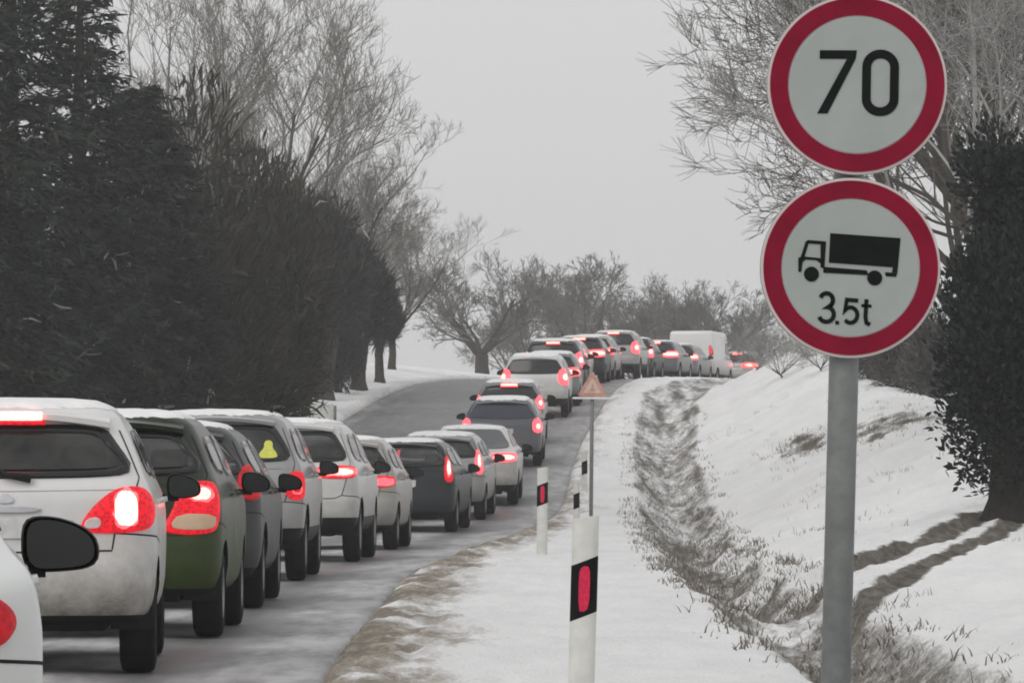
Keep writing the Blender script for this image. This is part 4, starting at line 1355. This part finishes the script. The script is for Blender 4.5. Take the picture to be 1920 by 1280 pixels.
def place_tree(kind, x, d, label, h=1.0, w=None, rot=0.0, mt='bark', mc='twig', group='bare trees', dz=0.0, name='bare_tree', cat='tree', tilt=0.0):
    tm, cm = TREES[kind]
    z = ground(x, d)
    r = empty(name, (x, d, z + dz), (0, tilt, rot))
    w = w or h
    r.scale = (w, w, h)
    tag(r, label, cat, group)
    for nm, me, mm in (('trunk', tm, mt), ('crown', cm, mc)):
        o = link(bpy.data.objects.new(nm, me), r)
        if len(me.materials) == 0: me.materials.append(M[mm])
        o.material_slots[0].link = 'OBJECT'
        o.material_slots[0].material = M[mm]
    return r
def X(pxx, d): return (pxx - 960.0) * d / F

GL = 'bare trees on the left side'
place_tree('big', X(455, 141), 141, 'tall bare tree rising behind the dark thicket, its top cut by the frame', 1.22, 1.25, .4, group=GL, mc='twig_pale', mt='bark')
place_tree('big', X(585, 152), 152, 'bare tree right of the tallest one, crown spreading over the thicket', .86, .95, 2.2, group=GL, mc='twig_pale', mt='bark')
place_tree('wide', X(660, 160), 160, 'bare roadside tree rising behind the pair of dark trunks', .66, .62, 1.1, group=GL, mc='twig_pale', mt='bark')
place_tree('big', X(735, 172), 172, 'bare tree right of the pair of dark trunks, nearest the empty lane', .50, .62, 3.9, group=GL, mc='twig_pale', mt='bark')
GF = 'hazy bare trees beyond the crest'
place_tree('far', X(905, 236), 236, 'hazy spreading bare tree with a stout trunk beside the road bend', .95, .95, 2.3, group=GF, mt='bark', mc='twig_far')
far_spots = [(1000, 268, .80, 'far2', 'hazy tree directly right of the stout spreading tree'), (1085, 258, 1.0, 'far2', 'hazy tree above the warning triangle, tallest of the middle group'),
             (1150, 272, .95, 'far', 'broad hazy tree right of the warning triangle'), (1235, 276, .82, 'far2', 'low hazy tree left of the white van on the crest'),
             (1318, 262, .98, 'far', 'hazy spreading tree behind the white van on the crest'), (1400, 266, .72, 'far2', 'hazy small tree right of the last car on the crest'),
             (965, 300, .78, 'far2', 'faint far tree seen through the gap right of the stout trunk'), (1045, 305, .85, 'far', 'faint far tree just left of the tallest middle tree'),
             (1195, 308, .90, 'far', 'faint far tree between the broad tree and the low tree'), (1275, 300, .85, 'far2', 'faint far tree directly left of the tree behind the white van')]
for i, (pxx, d, h, kd, lb) in enumerate(far_spots):
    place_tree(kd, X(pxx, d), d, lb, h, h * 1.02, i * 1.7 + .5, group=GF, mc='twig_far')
GR = 'bare trees on the right side'
place_tree('wide', X(1862, 74), 74, 'large bare tree behind the round signs on the right, frosted twigs', 1.0, 1.05, .9, group=GR, mc='twig_frost')
place_tree('wide', X(1815, 97), 97, 'dark bare tree between the upper round sign and the right frame edge', 1.12, 1.0, 4.2, group=GR, mc='twig')
place_tree('wide', X(1945, 82), 82, 'dark bare tree rising behind the big evergreen at the right edge', 1.1, 1.1, 5.1, group=GR, mc='twig')
place_tree('big', X(1905, 88), 88, 'bare tree at the right edge with branches to the top of the frame', 1.0, 1.1, 2.0, group=GR, mc='twig')

def sprays(mb, pts, dirs, ln, wd):
    """flat tapered foliage sprays, bent once"""
    for p, dr in zip(pts, dirs):
        l = ln * random.uniform(.6, 1.3); w = wd * random.uniform(.6, 1.3)
        sd_ = rand_dir(dr, PI / 2) * (w / 2)
        m_ = p + dr * (l * .45)
        e = p + dr * l + Vector((0, 0, -.12 * l))
        b = len(mb.v)
        mb.v += [p - sd_ * .35, p + sd_ * .35, m_ + sd_, e, m_ - sd_]
        mb.f += [(b, b + 1, b + 2, b + 4), (b + 4, b + 2, b + 3)]

def conifer_meshes(h, r, seed, density=1.0, bare=.12, shape=1.0, ln=.34, wd=.10):
    random.seed(seed)
    tr, cr = MB(), MB()
    tr.tube([Vector((0, 0, -.3)), Vector((0, 0, h * .3)), Vector((.04, .02, h * .7)), Vector((.02, 0, h))], [h * .022, h * .018, h * .011, .012], 10, cap=False)
    zz = h * bare
    while zz < h * .99:
        t = (zz - h * bare) / (h * (1 - bare))
        R = r * ((1 - t) ** .75 if shape == 1.0 else min(1.0, (t * 2.2 + .36)) * (1 - t ** 2.4) ** .6) * random.uniform(.8, 1.12) + .06
        nb = max(4, int(8 * density * (0.5 + .5 * (1 - t))))
        for j in range(nb):
            a = random.random() * 2 * PI
            dr = Vector((math.cos(a), math.sin(a), random.uniform(-.05, .35)))
            Lb = R * random.uniform(.7, 1.1)
            p0 = Vector((0, 0, zz))
            pts = [p0, p0 + dr * Lb * .5 + Vector((0, 0, -.03 * Lb)), p0 + dr * Lb + Vector((0, 0, -.20 * Lb))]
            tr.tube(pts, [.018 + .006 * Lb, .014, .005], 3, cap=False)
            ns = int(15 * density * Lb / .9) + 4
            P_, D_ = [], []
            for i in range(ns):
                f_ = random.uniform(.15, 1.0)
                q = pts[0].lerp(pts[1], f_ * 2) if f_ < .5 else pts[1].lerp(pts[2], f_ * 2 - 1)
                P_.append(q + Vector((random.gauss(0, .05), random.gauss(0, .05), random.gauss(0, .05))))
                dd = Vector((dr.x, dr.y, 0)) * .8 + Vector((random.gauss(0, .55), random.gauss(0, .55), random.gauss(-.1, .4)))
                D_.append(dd.normalized())
            sprays(cr, P_, D_, ln, wd)
        zz += .16 / density * (1 + .3 * random.random())
    return mesh('trunk', tr.v, tr.f), mesh('crown', cr.v, cr.f, False)

def thicket_meshes(h, rx, seed, n=9000, ln=.42, wd=.055, lobes=9, clear=0.0, rt=.07):
    """dense shrub: many upright stems with twig sprays filling an uneven volume"""
    random.seed(seed)
    tr, cr = MB(), MB()
    lob = []
    for i in range(lobes):
        a = random.random() * 2 * PI
        rr = rx * random.uniform(0, .62)
        zz = h * random.uniform(max(.22, clear + .12), .80)
        sc_ = rx * random.uniform(.38, .62) * (1.1 - .5 * zz / h)
        lob.append((Vector((math.cos(a) * rr * (1.15 - .6 * zz / h), math.sin(a) * rr * (1.15 - .6 * zz / h), zz)), sc_, sc_ * random.uniform(1.0, 1.5)))
    lob.append((Vector((0, 0, h * (.3 + clear * .7))), rx * .8, h * (.33 - clear * .3)))
    for c, a, b in lob:
        st = Vector((c.x * .2, c.y * .2, -.2))
        tr.tube([st, st.lerp(c, .5) + Vector((random.gauss(0, .1), random.gauss(0, .1), 0)), c + Vector((0, 0, b * .6))], [rt if not clear else .05, .045, .012], 5, cap=False)
    if clear:
        tr.tube([Vector((0, 0, -.3)), Vector((0, 0, .0)), Vector((.01, 0, .22)), Vector((.04, 0, h * .25)), Vector((0, .03, h * .6))], [rt * 1.7, rt * 1.5, rt * 1.12, rt * .95, rt * .7], 14, cap=False)
    tot = sum(a * a * b for _, a, b in lob)
    for c, a, b in lob:
        k = int(n * a * a * b / tot)
        P_, D_ = [], []
        for i in range(k):
            u = Vector((random.gauss(0, 1), random.gauss(0, 1), random.gauss(0, 1))).normalized()
            q = random.random() ** .42 * random.choice((1, 1, 1, 1.08, 1.16))
            p = c + Vector((u.x * a, u.y * a, u.z * b)) * q
            if p.z < .05 + h * clear * .85: continue
            P_.append(p)
            D_.append((u * .7 + Vector((random.gauss(0, .4), random.gauss(0, .4), random.gauss(.75, .4)))).normalized())
        sprays(cr, P_, D_, ln, wd)
    return mesh('trunk', tr.v, tr.f), mesh('crown', cr.v, cr.f, False)

TREES['spruce'] = conifer_meshes(11.0, 2.3, 3, 1.25, .14, 1.0, .26, .06)
TREES['cypress'] = conifer_meshes(9.0, 1.9, 9, 1.9, .03, 2.0, .24, .055)
TREES['scrub_a'] = thicket_meshes(7.0, 2.3, 21, 11000)
TREES['scrub_b'] = thicket_meshes(6.0, 2.2, 33, 10000)
TREES['scrub_c'] = thicket_meshes(4.6, 1.9, 57, 9000)
TREES['scrub_t'] = thicket_meshes(4.2, 1.35, 63, 8000, .36, .04, 8, .33, .20)
TREES['ivy'] = thicket_meshes(4.9, 1.02, 88, 30000, .10, .045, 20, .05, .24)
TREES['bush'] = bare_tree_meshes('bush', 2.6, 1.3, 77, .03, .005, 4, [0, 6, 6, 5], .03, .10, .62, 11)

GC = 'evergreens at the left edge'
place_tree('spruce', X(15, 86), 86, 'dark spruce at the left edge, its top beyond the frame', 1.0, 1.0, 0, 'bark', 'needle', GC, name='spruce_tree')
place_tree('spruce', X(150, 92), 92, 'dark spruce second from the left edge, in front of the thicket', .93, .95, 2.0, 'bark', 'needle', GC, name='spruce_tree')
place_tree('cypress', X(262, 99), 99, 'rounded dark evergreen between the spruces and the thicket peak', .86, .95, 1.0, 'bark', 'needle', GC, name='evergreen_tree')
place_tree('spruce', X(-90, 80), 80, 'spruce whose branches reach in from outside the left frame edge', .95, 1.0, 4.0, 'bark', 'needle', GC, name='spruce_tree')
GT = 'thicket along the left verge'
th = [('scrub_a', 365, 107, 1.20, .95, 'scrub', 'tallest thicket shrub, with the pointed peak, above the queueing cars'),
      ('scrub_b', 250, 103, .95, 1.0, 'scrub', 'olive thicket shrub left of the pointed peak'),
      ('scrub_b', 462, 117, 1.28, 1.0, 'scrub', 'thicket shrub right of the pointed peak'),
      ('scrub_a', 492, 122, 1.0, .84, 'scrub', 'thicket shrub in the middle of the dark row'),
      ('scrub_b', 528, 133, 1.16, .66, 'scrub2', 'grey-brown thicket shrub above the white board'),
      ('scrub_t', 606, 141, 1.45, 1.15, 'scrub2', 'dense grey-brown tree between the thicket and the two dark trunks'),
      ('scrub_t', 672, 149, 1.18, 1.0, 'scrub2', 'small dense tree, left one of the two dark trunks'),
      ('scrub_t', 712, 156, .86, .66, 'scrub2', 'small dense tree, right one of the two dark trunks'),
      ('scrub_c', 632, 146, .95, .50, 'scrub2', 'grey-brown thicket shrub at the right end of the row'),
      ('scrub_c', 150, 96, .9, 1.0, 'scrub', 'low thicket shrub at the foot of the spruces'),
      ('scrub_c', 420, 110, .8, 1.0, 'scrub', 'low thicket shrub directly above the roof of the silver off-roader')]
for i, (kd, pxx, d, h, w, mm, lb) in enumerate(th):
    place_tree(kd, X(pxx, d), d, lb, h, w, i * 1.3, 'bark', mm, GT, name='thicket_shrub', cat='shrub')
# snow-laden twigs caught in the dark foliage
def frost_twigs(root, h, r, n, seed, z0=.15):
    random.seed(seed)
    mb = MB()
    for i in range(n):
        a = random.uniform(PI, 2 * PI)
        z = h * random.uniform(z0, .95)
        rr = r * (1 - .7 * z / h) * random.uniform(.85, 1.05)
        p = Vector((math.cos(a) * rr, math.sin(a) * rr, z))
        dr = Vector((random.gauss(0, .8), random.gauss(-.3, .3), random.gauss(.25, .5))).normalized()
        l = random.uniform(.10, .38)
        q = p + dr * l * .5 + Vector((0, 0, random.uniform(-.02, .06)))
        e = q + (dr + Vector((random.gauss(0, .4), 0, random.gauss(0, .4)))).normalized() * l * .5
        k = random.uniform(.5, 1.4)
        mb.tube([p, q, e], [.012 * k, .022 * k, .006], 4, cap=False)
    mb.build('snowy_twigs', M['twig_frost'], root)['kind'] = 'stuff'
for o in [o for o in bpy.data.objects if o.type == 'EMPTY' and o.get('group') in (GC, GT)]:
    frost_twigs(o, 8.0 if o['group'] == GC else 5.0, 2.0 if o['group'] == GC else 2.1, 46 if o['group'] == GC else 12, int(abs(o.location.x) * 100))

GRS = 'ivy-clad trees on the right bank'
place_tree('ivy', X(1896, 56), 56, 'dark ivy-clad tree at the right edge beside the farm track', 1.0, 1.0, .5, 'bark_dark', 'needle2', GRS, name='ivy_clad_tree')
place_tree('ivy', X(1972, 60), 60, 'dark ivy-clad tree cut off by the right frame edge', 1.08, 1.15, 2.5, 'bark_dark', 'needle2', GRS, name='ivy_clad_tree')
for i, (pxx, d, h, w, lb) in enumerate([(1632, 116, .36, .42, 'grey shrub immediately right of the sign pole, on top of the bank'), (1690, 113, .42, .46, 'grey shrub in the middle of the gap between pole and dark tree'), (1748, 110, .44, .46, 'grey shrub touching the dark ivy-clad tree')]):
    place_tree('scrub_c', X(pxx, d), d, lb, h, w, i * 2.1, 'bark', 'scrub3', 'shrubs on the right bank', name='bank_shrub', cat='shrub')
bs = [(1465, 132, .50, 'twig_frost', 'frosted bush left of the sign pole, on top of the bank'), (1540, 126, .48, 'twig_frost', 'frosted bush just left of the pole, under the truck sign'),
      (1420, 150, .45, 'twig_frost', 'pale frosted bush nearest the last car on the crest')]
for i, (pxx, d, h, mm, lb) in enumerate(bs):
    place_tree('bush', X(pxx, d), d, lb, h * 1.35, h * 1.5, i, 'bark', mm, 'shrubs on the right bank', name='bank_shrub', cat='shrub')

# ------------------------------------------------------------------ dead grass: ditch, bank and verge
def blades(spots, hmin, hmax, wmin, wmax):
    mb = MB()
    for (x, d, k) in spots:
        z = ground(x, d)
        for i in range(k):
            a = random.random() * 2 * PI
            h = random.uniform(hmin, hmax)
            ln = Vector((math.cos(a) * random.uniform(.1, .9), math.sin(a) * random.uniform(.1, .9), 1)).normalized()
            w = random.uniform(wmin, wmax)
            p = Vector((x + random.gauss(0, .07), d + random.gauss(0, .10), z - .02))
            sd_ = Vector((1, random.uniform(-.5, .5), 0)).normalized() * w / 2
            m_ = p + ln * h * .6
            e = p + ln * h + Vector((ln.x, ln.y, -.35)) * h * .3
            b = len(mb.v)
            mb.v += [p - sd_, p + sd_, m_ + sd_ * .7, m_ - sd_ * .7, e]
            mb.f += [(b, b + 1, b + 2, b + 3), (b + 3, b + 2, b + 4)]
    return mb
random.seed(99)
sp_ = []
for i in range(2600):
    d = 27 + (1 - random.random() ** .6) * 115
    v, r = x_v(d), x_r(d)
    t = random.uniform(-.05, 1.05)
    x = v + (r - v) * t
    if nz(x * 1.4, d * .5, 20) < -.12 or (d < 42 and random.random() < .6): continue
    sp_.append((x, d, random.randint(4, 9)))
o = blades(sp_, .03, .13, .006, .014).build('ditch_grass', M['grass'], None, False)
tag(o, 'dead grass and stalks poking through the snow in the ditch', None, None, 'stuff')
sp_ = []
for i in range(2600):
    d = 26 + random.random() ** 1.3 * 95
    x = x_r(d) + random.random() ** 1.3 * 7 + .1
    if nz(x * .7, d * .25, 30) + .4 * nz(x * 2.5, d * .8, 31) < .26: continue
    sp_.append((x, d, random.randint(2, 5)))
for (bx, bd, rx_, rd_) in ((5.75, 100, .45, 4.5), (7.0, 93, 1.1, 5.0)):
    for i in range(150):
        sp_.append((bx + random.gauss(0, .6) * rx_, bd + random.gauss(0, .6) * rd_, random.randint(4, 9)))
o = blades(sp_, .03, .14, .005, .010).build('bank_grass', M['grass'], None, False)
tag(o, 'sparse dead stalks poking through the snow on the right bank', None, None, 'stuff')

# ------------------------------------------------------------------ cold misty air
v, f = box_vf(-345, 420, -44, 424, -2.2, 22)
hz = bpy.data.materials.new('mist')
hz.use_nodes = True
ht = hz.node_tree
ht.nodes.clear()
ho = ht.nodes.new('ShaderNodeOutputMaterial')
hv = ht.nodes.new('ShaderNodeVolumePrincipled')
hv.inputs['Color'].default_value = (0.985, 0.985, 0.99, 1)
hv.inputs['Density'].default_value = 0.00085
ht.links.new(hv.outputs[0], ho.inputs['Volume'])
o = mk('haze', v, f, hz, None, False)
tag(o, 'thin cold mist over the road', None, None, 'stuff')
